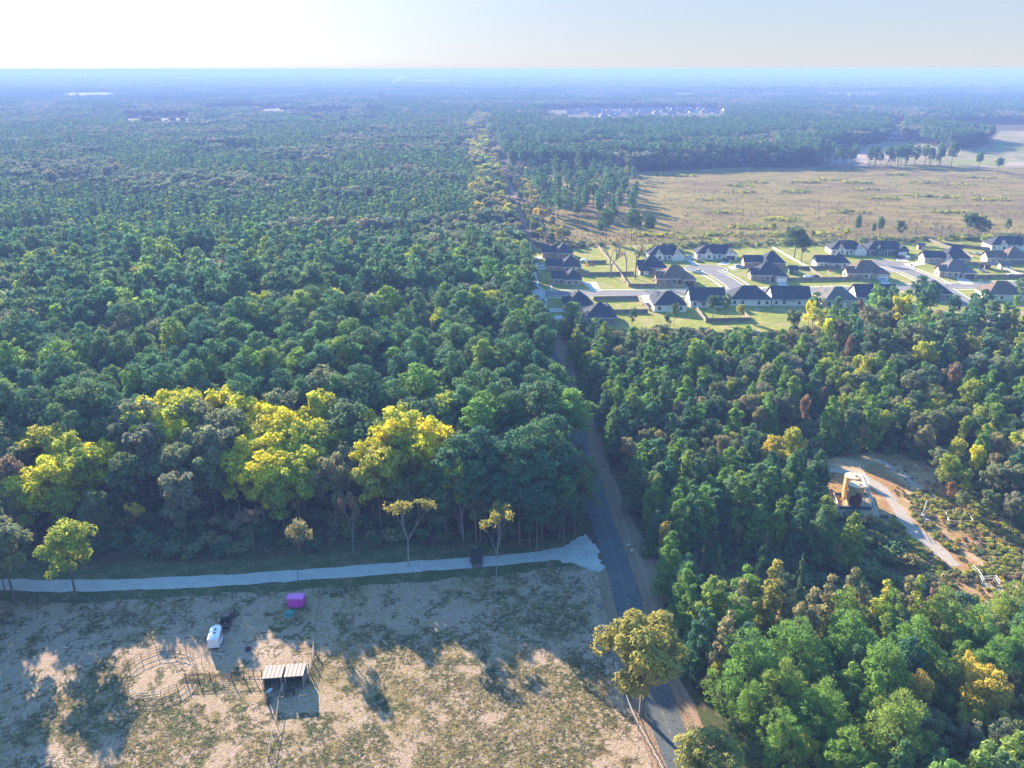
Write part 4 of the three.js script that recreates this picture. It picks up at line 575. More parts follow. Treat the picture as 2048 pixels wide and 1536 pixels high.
// ---- the double shed
{
  const A = G(524.7, 1356, 2.75), B = G(606.3, 1350, 2.75), ang = Math.atan2(B[1] - A[1], B[0] - A[0]), W = Math.hypot(B[0] - A[0], B[1] - A[1]);
  const t = thing('shed', 'open-fronted double shed with striped metal roofs', 'shed', [(A[0] + B[0]) / 2, (A[1] + B[1]) / 2], ang);
  const D = 3.7, hf = 2.75, hb = 2.15, gap = 0.45, w1 = (W - gap) / 2, wallM = std('shed_sheet', [0.16, 0.15, 0.15], 0.6, { metalness: 0.3 }), light = std('galvanised_sheet', [0.30, 0.27, 0.255], 0.7), rust = std('rusted_sheet', [0.15, 0.085, 0.075], 0.8);
  for (const s of [-1, 1]) {
    const cx = s * (w1 + gap) / 2, n = 9, pw = w1 / n;
    for (let i = 0; i < n; i++) { const x0 = cx - w1 / 2 + i * pw, x1 = x0 + pw, lift = i % 2 ? 0 : 0.035, g = beam([(x0 + x1) / 2, hf + 0.06 + lift, 0.25], [(x0 + x1) / 2, hb + 0.06 + lift, -D], pw * 0.99, 0.03); part('roof_panel', [g], i % 2 ? rust : light, t); }
    part('front_beam', [box(w1, 0.22, 0.1, cx, hf - 0.12, 0)], M.plank, t);
    part('back_wall', [box(w1, hb, 0.06, cx, hb / 2, -D + 0.05)], wallM, t);
    for (const e of [-1, 1]) { const g = extr([[0, 0], [D - 0.05, 0], [D - 0.05, hf - 0.05], [0, hb - 0.05]], 0.05); g.rotateY(-Math.PI / 2); g.translate(cx + e * (w1 / 2 - 0.06), 0, -D + 0.03); part('side_wall', [g], wallM, t); part('front_post', [box(0.16, hf - 0.1, 0.16, cx + e * (w1 / 2 - 0.12), (hf - 0.1) / 2, 0.02)], M.plank, t); }
  }
  part('divider', [beam([0, 1.2, 0.3], [-0.1, 0.9, 1.8], 0.2, 0.9)], M.plank, t);
}
{ const t = thing('feed_tub', 'white feed tub on the shaded ground before the shed', 'tub', G(539, 1385), 0.9); part('tub', [new THREE.LatheGeometry([[0.02, 0.03], [0.36, 0.03], [0.44, 0.42], [0.5, 0.42], [0.5, 0.47], [0.42, 0.47], [0.33, 0.08], [0.02, 0.08]].map((p) => new THREE.Vector2(...p)), 14).scale(1.35, 1, 0.75)], M.white, t); }
// ---- the horse: one body grown from bones
{
  const bones = [], B = (a, b, ra, rb) => bones.push([a, b, ra, rb]);
  B([-0.62, 1.13, 0], [0.1, 1.08, 0], 0.31, 0.29); B([0.1, 1.08, 0], [0.55, 1.12, 0], 0.29, 0.27); B([-0.75, 1.18, 0], [-0.55, 1.15, 0], 0.26, 0.28);
  B([0.6, 1.22, 0], [1.02, 1.62, 0], 0.2, 0.13); B([1.02, 1.64, 0], [1.36, 1.36, 0], 0.125, 0.075); B([1.0, 1.7, 0.06], [1.0, 1.82, 0.07], 0.03, 0.012); B([1.0, 1.7, -0.06], [1.0, 1.82, -0.07], 0.03, 0.012);
  for (const [z, f] of [[0.15, 0.05], [-0.15, -0.06]]) { B([0.5 + f, 1.0, z], [0.5 + f, 0.55, z], 0.13, 0.065); B([0.5 + f, 0.55, z], [0.5 + f, 0.1, z], 0.055, 0.045); B([0.5 + f, 0.08, z], [0.54 + f, 0.03, z], 0.06, 0.07); }
  for (const [z, f] of [[0.16, -0.06], [-0.16, 0.08]]) { B([-0.68 + f, 1.08, z], [-0.58 + f, 0.78, z], 0.2, 0.11); B([-0.58 + f, 0.78, z], [-0.78 + f, 0.5, z], 0.095, 0.06); B([-0.78 + f, 0.5, z], [-0.74 + f, 0.1, z], 0.055, 0.045); B([-0.74 + f, 0.08, z], [-0.7 + f, 0.03, z], 0.06, 0.07); }
  const N = 56, mc = new MarchingCubes(N, new THREE.MeshStandardMaterial(), false, false, 60000), S = 1.45, cx = 0.28, cy = 0.95;
  const sd = (x, y, z) => { let d = 0; for (const [a, b, ra, rb] of bones) { const ux = b[0] - a[0], uy = b[1] - a[1], uz = b[2] - a[2], t = clamp(((x - a[0]) * ux + (y - a[1]) * uy + (z - a[2]) * uz) / (ux * ux + uy * uy + uz * uz), 0, 1), q = Math.hypot(x - a[0] - t * ux, y - a[1] - t * uy, z - a[2] - t * uz) - lerp(ra, rb, t); d += Math.exp(-q * 26); } return -Math.log(Math.max(d, 1e-12)) / 26; };
  for (let k = 0; k < N; k++) for (let j = 0; j < N; j++) for (let i = 0; i < N; i++) mc.field[k * N * N + j * N + i] = -sd((i / (N / 2) - 1) * S + cx, (j / (N / 2) - 1) * S + cy, (k / (N / 2) - 1) * S);
  mc.isolation = 0; mc.update();
  const n = mc.count, g = new THREE.BufferGeometry(); g.setAttribute('position', new THREE.BufferAttribute(mc.positionArray.slice(0, n * 3), 3)); g.setAttribute('normal', new THREE.BufferAttribute(mc.normalArray.slice(0, n * 3), 3)); g.scale(S, S, S); g.translate(cx, cy, 0);
  const t = thing('horse', 'black horse standing in the shade of the shed', 'horse', G(582, 1391), 0.3);
  part('body', g, std('black_coat', [0.010, 0.010, 0.012], 0.55), t);
  const hair = std('black_hair', [0.006, 0.006, 0.007], 0.7), mane = []; for (let i = 0; i < 7; i++) mane.push(rod([0.62 + i * 0.065, 1.42 + i * 0.062, 0], [0.55 + i * 0.065, 1.28 + i * 0.06, 0.1], 0.04, 0.02, 4)); part('mane', mane, hair, t); part('tail', [rod([-0.98, 1.24, 0], [-1.1, 0.9, 0], 0.05, 0.07, 6), rod([-1.1, 0.9, 0], [-1.1, 0.45, 0], 0.07, 0.02, 6)], hair, t);
}
// ---- vehicles (length along x, nose to +x)
function wheels(t, list, r, w) { for (const [x, z] of list) { const ty = part('wheel', [new THREE.CylinderGeometry(r, r, w, 14).rotateX(Math.PI / 2).translate(x, r, z)], M.tyre, t); part('rim', [new THREE.CylinderGeometry(r * 0.58, r * 0.58, w + 0.03, 10).rotateX(Math.PI / 2).translate(x, r, z)], M.rim, ty); } }
function taperTop(g, y0, y1, k) { const p = g.attributes.position; for (let i = 0; i < p.count; i++) { const f = clamp((p.getY(i) - y0) / (y1 - y0), 0, 1); p.setZ(i, p.getZ(i) * (1 - (1 - k) * f)); } g.computeVertexNormals(); return g; }
function carBody(t, kind, paint) {
  if (kind === 'pickup') {
    part('body', [extr([[-2.9, 0.45], [2.85, 0.45], [2.92, 0.75], [2.8, 1.08], [1.35, 1.18], [-0.85, 1.2], [-0.85, 0.85], [-2.9, 0.85]], 1.96, 0.06)], paint, t);
    for (const z of [-0.93, 0.93]) part('bed_side', [box(2.06, 0.5, 0.1, -1.87, 1.02, z)], paint, t);
    part('tailgate', [box(0.09, 0.5, 1.8, -2.87, 1.02, 0)], paint, t); part('bed_floor', [box(1.95, 0.04, 1.74, -1.85, 0.872, 0)], M.darkMetal, t);
    part('cab_glass', [taperTop(extr([[-0.85, 1.15], [1.32, 1.15], [0.62, 1.82], [-0.72, 1.84]], 1.78, 0.04), 1.15, 1.84, 0.84)], M.glass, t);
    part('cab_roof', [taperTop(extr([[-0.78, 1.79], [0.68, 1.77], [0.56, 1.9], [-0.68, 1.91]], 1.6, 0.04), 1.77, 1.91, 0.92)], paint, t);
    for (const z of [-0.83, 0.83]) part('door_pillar', [beam([0.05, 1.15, z * 1.05], [0.02, 1.85, z * 0.88], 0.1, 0.06)], paint, t);
    for (const z of [-0.72, 0.72]) { part('headlight', [box(0.06, 0.18, 0.4, 2.88, 0.9, z)], M.lampW, t); part('tail_light', [box(0.05, 0.35, 0.12, -2.94, 0.98, z * 1.2)], M.lampR, t); }
    part('bumper', [box(0.16, 0.2, 1.9, 2.93, 0.55, 0)], M.chrome, t); part('bumper', [box(0.16, 0.18, 1.8, -2.98, 0.55, 0)], M.chrome, t);
    for (const z of [-1.08, 1.08]) part('mirror', [box(0.12, 0.16, 0.2, 0.95, 1.25, z)], paint, t);
    wheels(t, [[1.85, 0.86], [1.85, -0.86], [-1.75, 0.86], [-1.75, -0.86]], 0.4, 0.26); return;
  }
  const suv = kind === 'suv', top = suv ? 1.72 : 1.44, L = suv ? 2.35 : 2.3;
  part('body', [extr([[-L, 0.35], [L, 0.35], [L + 0.04, 0.62], [L - 0.12, suv ? 0.98 : 0.8], [1.0, suv ? 1.08 : 0.95], [-L + 0.15, suv ? 1.1 : 0.98], [-L, 0.75]], 1.84, 0.06)], paint, t);
  part('cabin_glass', [taperTop(extr(suv ? [[-2.2, 1.02], [1.05, 1.02], [0.45, top - 0.05], [-2.0, top - 0.05]] : [[-1.75, 0.92], [1.05, 0.9], [0.35, top - 0.05], [-0.95, top - 0.05]], 1.7, 0.04), 1, top, 0.8)], M.glass, t);
  part('roof', [taperTop(extr(suv ? [[-2.08, top - 0.1], [0.55, top - 0.1], [0.4, top], [-1.95, top + 0.01]] : [[-1.05, top - 0.1], [0.45, top - 0.1], [0.3, top], [-0.9, top + 0.01]], 1.46, 0.03), top - 0.1, top, 0.94)], paint, t);
  for (const z of [-0.82, 0.82]) part('door_pillar', [beam([-0.3, 1, z], [-0.32, top - 0.06, z * 0.85], 0.1, 0.06)], paint, t);
  for (const z of [-0.66, 0.66]) { part('headlight', [box(0.06, 0.16, 0.36, L - 0.02, 0.72, z)], M.lampW, t); part('tail_light', [box(0.06, 0.2, 0.3, -L + 0.0, 0.82, z)], M.lampR, t); }
  wheels(t, [[1.42, 0.8], [1.42, -0.8], [-1.4, 0.8], [-1.4, -0.8]], 0.33, 0.22);
}
const turnTo = (a, b) => Math.atan2(b[1] - a[1], b[0] - a[0]);         // heading of a thing whose nose is +x
{
  const f = G(462, 1226), r = G(446.5, 1266), th = turnTo(r, f), t = thing('pickup_truck', 'black pickup truck hitched to the white horse trailer', 'truck', [(f[0] + r[0]) / 2, (f[1] + r[1]) / 2], th);
  carBody(t, 'pickup', M.black); part('bed_load', [box(0.5, 0.25, 0.35, -1.5, 1.0, 0.2), box(0.3, 0.3, 0.3, -2.2, 1.02, -0.4)], std('red_box', [0.35, 0.08, 0.07], 0.6), t);
}
function horseTrailer(t, body, roofM, side, L, rounded) {
  const plan = new THREE.Shape(); const w = 1.0; plan.moveTo(-L / 2, -w); plan.lineTo(L / 2 - 0.9, -w); if (rounded) plan.bezierCurveTo(L / 2 - 0.2, -w, L / 2, -0.75, L / 2, 0), plan.bezierCurveTo(L / 2, 0.75, L / 2 - 0.2, w, L / 2 - 0.9, w); else { plan.lineTo(L / 2, -0.4); plan.lineTo(L / 2, 0.4); plan.lineTo(L / 2 - 0.9, w); } plan.lineTo(-L / 2, w);
  const ex = (d, y, k = 1) => new THREE.ExtrudeGeometry(plan, { depth: d, bevelEnabled: false, curveSegments: 6 }).rotateX(-Math.PI / 2).scale(k, 1, k).translate(0, y, 0);
  part('body', [ex(1.75, 0.45)], body, t); part('roof', [ex(0.14, 2.2, 1.02), ex(0.08, 2.34, 0.94)], roofM, t);
  part('rear_door', [box(0.05, 1.5, 0.86, -L / 2 - 0.03, 1.28, -0.45)], body, t); part('rear_door', [box(0.05, 1.5, 0.86, -L / 2 - 0.03, 1.28, 0.45)], body, t);
  for (const z of [-1.06, 1.06]) { part('fender', [extr([[-0.95, 0.5], [0.75, 0.5], [0.6, 0.85], [-0.8, 0.85]], 0.24).translate(-0.2, 0, z)], body, t); if (side) part('side_graphic', [extr([[-L / 2 + 0.5, 1.2], [L / 2 - 1.3, 0.95], [L / 2 - 0.95, 2.0], [L / 2 - 1.9, 2.05]], 0.012).translate(0, 0, Math.sign(z) * 1.008)], side, t); }
  part('tongue', [beam([L / 2 - 0.3, 0.5, 0.5], [L / 2 + 1.1, 0.5, 0], 0.1, 0.12), beam([L / 2 - 0.3, 0.5, -0.5], [L / 2 + 1.1, 0.5, 0], 0.1, 0.12)], M.darkMetal, t);
  wheels(t, [[-0.62, 1.02], [0.22, 1.02], [-0.62, -1.02], [0.22, -1.02]], 0.33, 0.2);
}
{
  const r = G(428, 1302), f = G(437.5, 1268), t = thing('horse_trailer', 'white horse trailer with a pink side patch and two roof vents', 'trailer', [(f[0] + r[0]) / 2, (f[1] + r[1]) / 2], turnTo(r, f));
  horseTrailer(t, M.white, M.white, M.pinkGraphic, 4.3, false); for (const x of [-0.4, 0.6]) part('roof_vent', [box(0.34, 0.1, 0.34, x, 2.47, 0)], M.darkMetal, t);
}
{ const c = G(593, 1212), t = thing('horse_trailer', 'bright pink horse trailer with a rounded nose', 'trailer', c, Math.PI + 0.02); horseTrailer(t, M.pink, M.pinkRoof, null, 3.4, true); t.scale.setScalar(0.98); }
{ const t = thing('covered_equipment', 'teal tarp thrown over a boxy load by the pink trailer', 'tarp', G(579, 1231), 0.12), g = new THREE.BoxGeometry(1.75, 1.0, 1.3, 7, 5, 6), p = g.attributes.position; for (let i = 0; i < p.count; i++) { const x = p.getX(i), y = p.getY(i), z = p.getZ(i), n = vn(x * 2.5 + 5, z * 2.5 + y * 2, 0, 3) - 0.5; p.setXYZ(i, x * (1 - 0.2 * (y + 0.5)) + n * 0.14, y * 0.95 + 0.5 + (y > 0.4 ? n * 0.2 - 0.12 * x * x : 0), z * (1 - 0.22 * (y + 0.5)) + n * 0.14); } g.computeVertexNormals(); part('tarp', g, M.teal, t); part('pallet', [box(1.9, 0.1, 1.4, 0, 0.05, 0.15)], M.plank, t); }
{ // black flatbed on the drive, tongue pointing to the woods
  const r = G(954, 1134), f = G(951, 1105), t = thing('flatbed_trailer', 'empty black flatbed trailer parked across the gravel drive', 'trailer', [(f[0] + r[0]) / 2, (f[1] + r[1]) / 2], turnTo(r, f));
  part('deck', [box(5.4, 0.1, 2.2, 0, 0.72, 0)], M.darkMetal, t); for (const z of [-1.12, 1.12]) { part('side_rail', [box(5.4, 0.16, 0.08, 0, 0.8, z)], M.darkMetal, t); part('fender', [extr([[-0.95, 0.55], [0.95, 0.55], [0.75, 0.9], [-0.75, 0.9]], 0.3).translate(-0.5, 0, z * 1.05)], M.darkMetal, t); }
  part('front_board', [box(0.08, 0.5, 2.3, 2.66, 0.95, 0)], M.darkMetal, t); part('tongue', [beam([2.6, 0.65, 0.75], [4.3, 0.65, 0], 0.1, 0.12), beam([2.6, 0.65, -0.75], [4.3, 0.65, 0], 0.1, 0.12)], M.palePipe, t); part('rear_ramp', [box(0.9, 0.07, 2.0, -3.05, 0.5, 0)], M.darkMetal, t); part('rope', [beam([-3.2, 0.56, -0.8], [-3.1, 0.6, 0.1], 0.1, 0.06), beam([-3.1, 0.6, 0.1], [-3.25, 0.56, 0.8], 0.1, 0.06)], std('pale_rope', [0.5, 0.42, 0.2], 0.9), t);
  wheels(t, [[-0.95, 1.18], [-0.05, 1.18], [-0.95, -1.18], [-0.05, -1.18]], 0.36, 0.22);
}
// ---- mailboxes by the road, sign and survey stake, tyre and stumps in the field
for (const [px, py, lb] of [[1255.5, 1099, 'pale mailbox on a post by the dirt shoulder'], [1263, 1110, 'tall pale mailbox beside a smaller one']]) { const t = thing('mailbox', lb, 'mailbox', G(px, py), 0.4); part('post', [box(0.1, 1.1, 0.1, 0, 0.55, 0)], M.post, t); part('box', [box(0.55, 0.22, 0.24, 0, 1.2, 0), new THREE.CylinderGeometry(0.12, 0.12, 0.55, 10).rotateZ(Math.PI / 2).translate(0, 1.31, 0)], M.white, t); part('door', [box(0.02, 0.2, 0.2, 0.29, 1.22, 0)], M.chrome, t); }
{ const t = thing('marker_sign', 'small blue marker sign on a roadside fence post', 'sign', G(1201, 1222), 0.2); part('post', [box(0.07, 1.3, 0.07, 0, 0.65, 0)], M.post, t); part('plate', [box(0.4, 0.4, 0.03, 0, 1.3, 0.05)], std('blue_sign', [0.03, 0.25, 0.6], 0.5), t); }
{ const t = thing('tyre_stack', 'dark old tyre lying by the pen', 'tyre', G(496, 1300)); part('tyre', [new THREE.TorusGeometry(0.38, 0.16, 8, 16).rotateX(Math.PI / 2).translate(0, 0.16, 0)], M.tyre, t); part('tyre', [new THREE.TorusGeometry(0.38, 0.16, 8, 16).rotateX(Math.PI / 2).rotateZ(0.15).translate(0.12, 0.46, 0.1)], M.tyre, t); }
// ================= the well clearing =================
{
  const tankMat = (seed, rusty) => { const m = new THREE.MeshStandardMaterial({ roughness: 0.7, map: colorTex(256, (u, v) => { const n = fbm(u * 12, v * 6, 4, 12, seed), st = fbm(u * 40, v * 2, 3, 40, seed + 5); let c = mul([0.52, 0.36, 0.17], 0.85 + 0.3 * n); c = mixc(c, [0.34, 0.17, 0.07], sstep(0.55, 0.75, st) * 0.7); if (rusty) { const d = Math.hypot((u - 0.235) / 0.17, (v - 0.40) / 0.42) + (n - 0.5) * 0.7; c = mixc(c, [0.105, 0.030, 0.022], sstep(1.0, 0.72, d)); } return c; }) }); m.name = 'tank_paint'; return m; };
  const top = std('tank_top', [0.62, 0.46, 0.30], 0.75), rail = std('white_rail', [0.75, 0.74, 0.72], 0.5);
  const defs = [[1705.6, 951.5, 'plain tan storage tank behind a rust-stained one', false, 6.1], [1713.5, 968.5, 'tan storage tank with a dark rust stain down its side', true, 5.9]];
  for (const [px, py, lb, rusty, h] of defs) {
    const t = thing('storage_tank', lb, 'tank', G(px, py, h)), R = 1.84;
    part('shell', [new THREE.CylinderGeometry(R, R, h, 40, 1, true, -Math.PI / 2 + 0.0).translate(0, h / 2, 0)], tankMat(rusty ? 301 : 311, rusty), t);
    part('deck', [new THREE.LatheGeometry([[0.001, h + 0.16], [R + 0.04, h], [R + 0.04, h - 0.12]].map((p) => new THREE.Vector2(...p)), 40)], top, t);
    part('hatch', [cyl(0.26, 0.26, 0.25, 12, 0.7, h + 0.02, 0.4)], M.darkMetal, t); part('vent_pipe', [rod([0.2, h, -0.9], [0.2, h + 0.6, -0.9], 0.06), rod([0.2, h + 0.6, -0.9], [0.5, h + 0.6, -0.9], 0.06)], M.darkMetal, t);
    part('base_ring', [new THREE.CylinderGeometry(R + 0.1, R + 0.15, 0.15, 40).translate(0, 0.075, 0)], M.darkMetal, t);
    part('outlet_valve', [rod([0.6, 0.5, R - 0.1], [0.6, 0.5, R + 0.45], 0.08), new THREE.TorusGeometry(0.12, 0.03, 6, 10).translate(0.6, 0.5, R + 0.45)], M.darkMetal, t);
  }
  // walkway and stair along the tanks' right side
  const a = G(1722, 948, 6.1), b = G(1733.5, 973, 6.1), t = thing('walkway', 'white railed steel walkway and stair beside the storage tanks', 'walkway', a), e = [b[0] - a[0], -(b[1] - a[1])], L = Math.hypot(...e), u = [e[0] / L, e[1] / L], nx = -u[1], nz = u[0], y = 5.9;
  part('platform', [beam([0, y, 0], [e[0], y, e[1]], 0.9, 0.08)], M.greyPipe, t);
  for (const s of [-0.45, 0.45]) { const g = []; for (const k of [0.5, 1.0]) g.push(beam([nx * s, y + k, nz * s], [e[0] + nx * s, y + k, e[1] + nz * s], 0.06, 0.06)); part('handrail', g, rail, t); for (let k = 0; k <= 4; k++) part('rail_post', [box(0.06, 1.05, 0.06, e[0] * k / 4 + nx * s, y + 0.52, e[1] * k / 4 + nz * s)], rail, t); }
  const c = [e[0] + u[0] * 0.2, e[1] + u[1] * 0.2], d = [c[0] + 1.6, c[1] + 4.4];
  for (const s of [-0.4, 0.4]) part('stringer', [beam([c[0] + s, y, c[1]], [d[0] + s, 0.05, d[1]], 0.08, 0.24)], rail, t);
  for (let k = 1; k < 16; k++) part('tread', [box(0.8, 0.04, 0.28, lerp(c[0], d[0], k / 16), lerp(y, 0.05, k / 16), lerp(c[1], d[1], k / 16))], M.greyPipe, t);
  for (const [x, z] of [[0, 0], [e[0], e[1]]]) part('support_leg', [box(0.12, y, 0.12, x, y / 2, z)], rail, t);
  part('mast', [rod([-0.4, y, -0.5], [-0.4, y + 2.2, -0.5], 0.05)], rail, t);
  // containment wall
  const f0 = G(1678, 1018), f1 = G(1746, 1019.5), l0 = G(1667, 990), r0 = G(1738, 990), w = thing('containment_wall', 'low dark steel wall round the storage tanks', 'wall', f0), q = (p) => [p[0] - f0[0], 0.35, -(p[1] - f0[1])], wm = std('blue_green_steel', [0.035, 0.10, 0.125], 0.5, { metalness: 0.2 });
  part('front_panel', [beam(q(f0), q(f1), 0.06, 0.7), beam([...q(f0)].map((v, i) => v + (i === 1 ? 0.38 : 0)), [...q(f1)].map((v, i) => v + (i === 1 ? 0.38 : 0)), 0.3, 0.06)], wm, w);
  part('side_panel', [beam(q(f0), q(l0), 0.05, 0.7)], rail, w); part('side_panel', [beam(q(f1), q(r0), 0.05, 0.7)], wm, w); part('back_panel', [beam(q(l0), q(r0), 0.05, 0.7)], wm, w);
  // wellhead with its guard rail
  const k = thing('wellhead', 'small white wellhead with valves inside a low rail', 'wellhead', G(1846, 1034));
  part('casing', [cyl(0.3, 0.3, 0.7, 12), cyl(0.42, 0.42, 0.12, 12, 0, 0.5, 0)], M.white, k); part('valve_stack', [cyl(0.16, 0.16, 1.4, 10, 0, 0.7, 0), rod([-0.6, 1.2, 0], [0.6, 1.2, 0], 0.1), cyl(0.26, 0.26, 0.2, 10, 0, 1.5, 0)], M.greyPipe, k); part('polish_rod', [rod([0.05, 2.0, 0], [0.6, 4.2, -0.8], 0.13, 0.1)], rail, k); part('handwheel', [new THREE.TorusGeometry(0.22, 0.04, 6, 12).translate(0.65, 1.2, 0.1)], std('red_wheel', [0.45, 0.06, 0.04], 0.5), k);
  part('concrete_pad', [box(1.8, 0.15, 1.4, 0.3, 0.08, 1.0)], std('pad_concrete', [0.5, 0.42, 0.36], 0.9), k);
  for (const [x0, x1, z] of [[-1.9, -0.4, -0.2], [0.4, 1.9, -0.2]]) { for (const yy of [0.55, 1.0]) part('rail', [rod([x0, yy, z], [x1, yy, z], 0.04)], M.palePipe, k); for (const x of [x0, x1]) part('rail_post', [rod([x, 0, z], [x, 1.05, z], 0.05)], M.palePipe, k); }
  // cellar box
  const A = G(1891, 1028), B = G(1936, 1029), C = G(1946, 1046), D = G(1898, 1045), bx = thing('cellar_box', 'open rectangular timber box with white end boards in the weeds', 'box', A), v = (p) => [p[0] - A[0], 0.3, -(p[1] - A[1])];
  part('end_board', [beam(v(A), v(D), 0.12, 0.5)], rail, bx); part('end_board', [beam(v(B), v(C), 0.12, 0.5)], rail, bx); part('side_board', [beam(v(A), v(B), 0.1, 0.5)], M.plank, bx); part('side_board', [beam(v(D), v(C), 0.1, 0.5)], M.plank, bx); part('corner_stake', [rod([v(A)[0] + 1.6, 0, v(A)[2]], [v(A)[0] + 1.7, 1.5, v(A)[2]], 0.06)], rail, bx);
  // pipe barriers by the track
  for (const [pts, lb] of [[[[1944, 1140], [1955, 1150], [1965, 1166]], 'white pipe barrier bent beside the gravel track'], [[[1968, 1163], [1990, 1161], [1998, 1172]], 'second white pipe barrier with a short return']]) { const P = pts.map((p) => G(...p)), bt = thing('pipe_barrier', lb, 'barrier', P[0]), lp = P.map((p) => [p[0] - P[0][0], -(p[1] - P[0][1])]); lp.forEach((p) => part('post', [rod([p[0], 0, p[1]], [p[0], 1.3, p[1]], 0.07)], rail, bt)); for (let i = 0; i + 1 < lp.length; i++) for (const yy of [0.6, 1.2]) part('rail', [rod([lp[i][0], yy, lp[i][1]], [lp[i + 1][0], yy, lp[i + 1][1]], 0.06)], rail, bt); }
  { const s = thing('pipe_stub', 'pale pipe stubs at the edge of the clearing', 'pipe', G(1826, 938)); part('pipe', [rod([0, 0, 0], [0.3, 1.4, 0], 0.08)], rail, s); part('pipe', [rod([0.3, 1.3, 0], [1.6, 0.4, 0.8], 0.07)], rail, s); }
}
// ================= the houses =================
const lawnTex = colorTex(1024, (u, v) => { const a = fbm(u * 6, v * 6, 4, 6, 401), b = fbm(u * 50, v * 50, 3, 50, 405), c = fbm(u * 16, v * 16, 3, 16, 407); return mul(mixc(mixc([0.175, 0.205, 0.045], [0.265, 0.255, 0.06], a), [0.30, 0.25, 0.12], sstep(0.52, 0.7, c) * 0.8), 0.7 + 0.6 * b); });
const lawnMat = texMat('lawn', lawnTex, 70, 1);
sheet('lawn', rough(pxPoly([[1040, 512], [1075, 495], [1300, 489], [1500, 488], [1640, 488], [1850, 479], [2120, 468], [2170, 660], [1985, 652], [1900, 640], [1620, 656], [1480, 668], [1330, 655], [1230, 660], [1130, 662], [1088, 655], [1060, 596]]), 0.5, 8), 0.03, lawnMat);
const concTex = colorTex(512, (u, v) => mul(mixc([0.46, 0.43, 0.39], [0.56, 0.53, 0.48], fbm(u * 8, v * 8, 4, 8, 411)), 0.88 + 0.24 * fbm(u * 70, v * 70, 2, 70, 415)));
const concMat = texMat('concrete', concTex, 18, 0.95);
const streetMat = texMat('street_asphalt', colorTex(512, (u, v) => mul(mixc([0.17, 0.165, 0.17], [0.22, 0.21, 0.21], fbm(u * 6, v * 6, 4, 6, 421)), 0.85 + 0.3 * fbm(u * 80, v * 80, 2, 80, 425))), 24, 0.95);
const streetLine = smoothLine([[1078, 588], [1200, 587], [1300, 586], [1500, 583], [1640, 580.5], [1780, 576.5], [1950, 571], [2140, 566]].map((p) => G(...p)), 4);
const cul1 = smoothLine([[1480, 583], [1465, 568], [1443, 554], [1418, 541]].map((p) => G(...p)), 3), cul2 = smoothLine([[1885, 574], [1858, 561], [1828, 547], [1785, 532]].map((p) => G(...p)), 3), south = smoothLine([[1880, 572], [1912, 592], [1945, 612], [2000, 645]].map((p) => G(...p)), 3);
const circle = (c, r, n = 28) => [...Array(n).keys()].map((i) => [c[0] + Math.cos(6.2832 * i / n) * r, c[1] + Math.sin(6.2832 * i / n) * r]);
const bulb1 = G(1412, 539), bulb2 = G(1772, 532);
topMesh('street', ribbonGeo(streetLine, -4.1, 4.1, 0.06), streetMat, 'structure');
topMesh('street', ribbonGeo(cul1, -4.2, 4.2, 0.064), streetMat, 'structure'); topMesh('street', ribbonGeo(cul2, -4.6, 4.6, 0.064), streetMat, 'structure'); topMesh('street', ribbonGeo(south, -4.0, 4.0, 0.064), streetMat, 'structure');
sheet('turning_circle', circle(bulb1, 11), 0.068, streetMat); sheet('turning_circle', circle(bulb2, 14), 0.068, streetMat);
// kerbs: a real step, broken where streets meet and drives cross
const onStreet = (x, z, pad) => { const near = (l, w) => { for (let i = 1; i < l.length; i++) if (segDist(x, z, l[i - 1], l[i]) < w + pad) return true; return false; }; return { s: near(streetLine, 4.1), a: near(cul1, 4.2) || Math.hypot(x - bulb1[0], z - bulb1[1]) < 11 + pad, b: near(cul2, 4.6) || Math.hypot(x - bulb2[0], z - bulb2[1]) < 14 + pad, c: near(south, 4.0) }; };
function kerb(line, own, w = 0.5, yTop = 0.17, name = 'kerb', mat = concMat, closed) {
  let run = []; const runs = [];
  for (const p of line) { const o = onStreet(p[0], p[1], -0.1); const hit = Object.entries(o).some(([k, v]) => v && k !== own); if (hit) { if (run.length > 1) runs.push(run); run = []; } else run.push(p); }
  if (run.length > 1) runs.push(run);
  for (const r of runs) topMesh(name, [ribbonGeo(r, -w / 2, w / 2, yTop), ribbonGeo(r, -w / 2, -w / 2 - 0.001, 0.05, 0, yTop), ribbonGeo(r, w / 2 + 0.001, w / 2, yTop, 0, 0.05)], mat, 'structure');
}
const offset = (line, d) => line.map((p, i) => { const q = line[Math.min(i + 1, line.length - 1)], o = line[Math.max(i - 1, 0)], tx = q[0] - o[0], tz = q[1] - o[1], L = Math.hypot(tx, tz) || 1; return [p[0] + tz / L * d, p[1] - tx / L * d]; });
const dense = (l) => smoothLine(l, 1.2);
kerb(dense(offset(streetLine, 4.35)), 's'); kerb(dense(offset(streetLine, -4.35)), 's');
for (const [l, o, k] of [[cul1, 4.45, 'a'], [cul2, 4.85, 'b'], [south, 4.25, 'c']]) { kerb(dense(offset(l, o)), k); kerb(dense(offset(l, -o)), k); }
kerb([...circle(bulb1, 11.25, 60), [bulb1[0] + 11.25, bulb1[1]]], 'a'); kerb([...circle(bulb2, 14.25, 70), [bulb2[0] + 14.25, bulb2[1]]], 'b');
for (const d of [7.0, -7.0]) kerb(dense(offset(streetLine, d)), 's', 1.3, 0.075, 'sidewalk');
for (const [l, d, k] of [[cul1, 7.2, 'a'], [cul2, 7.6, 'b'], [cul1, -7.2, 'a'], [cul2, -7.6, 'b']]) kerb(dense(offset(l, d)), k, 1.2, 0.08, 'sidewalk');
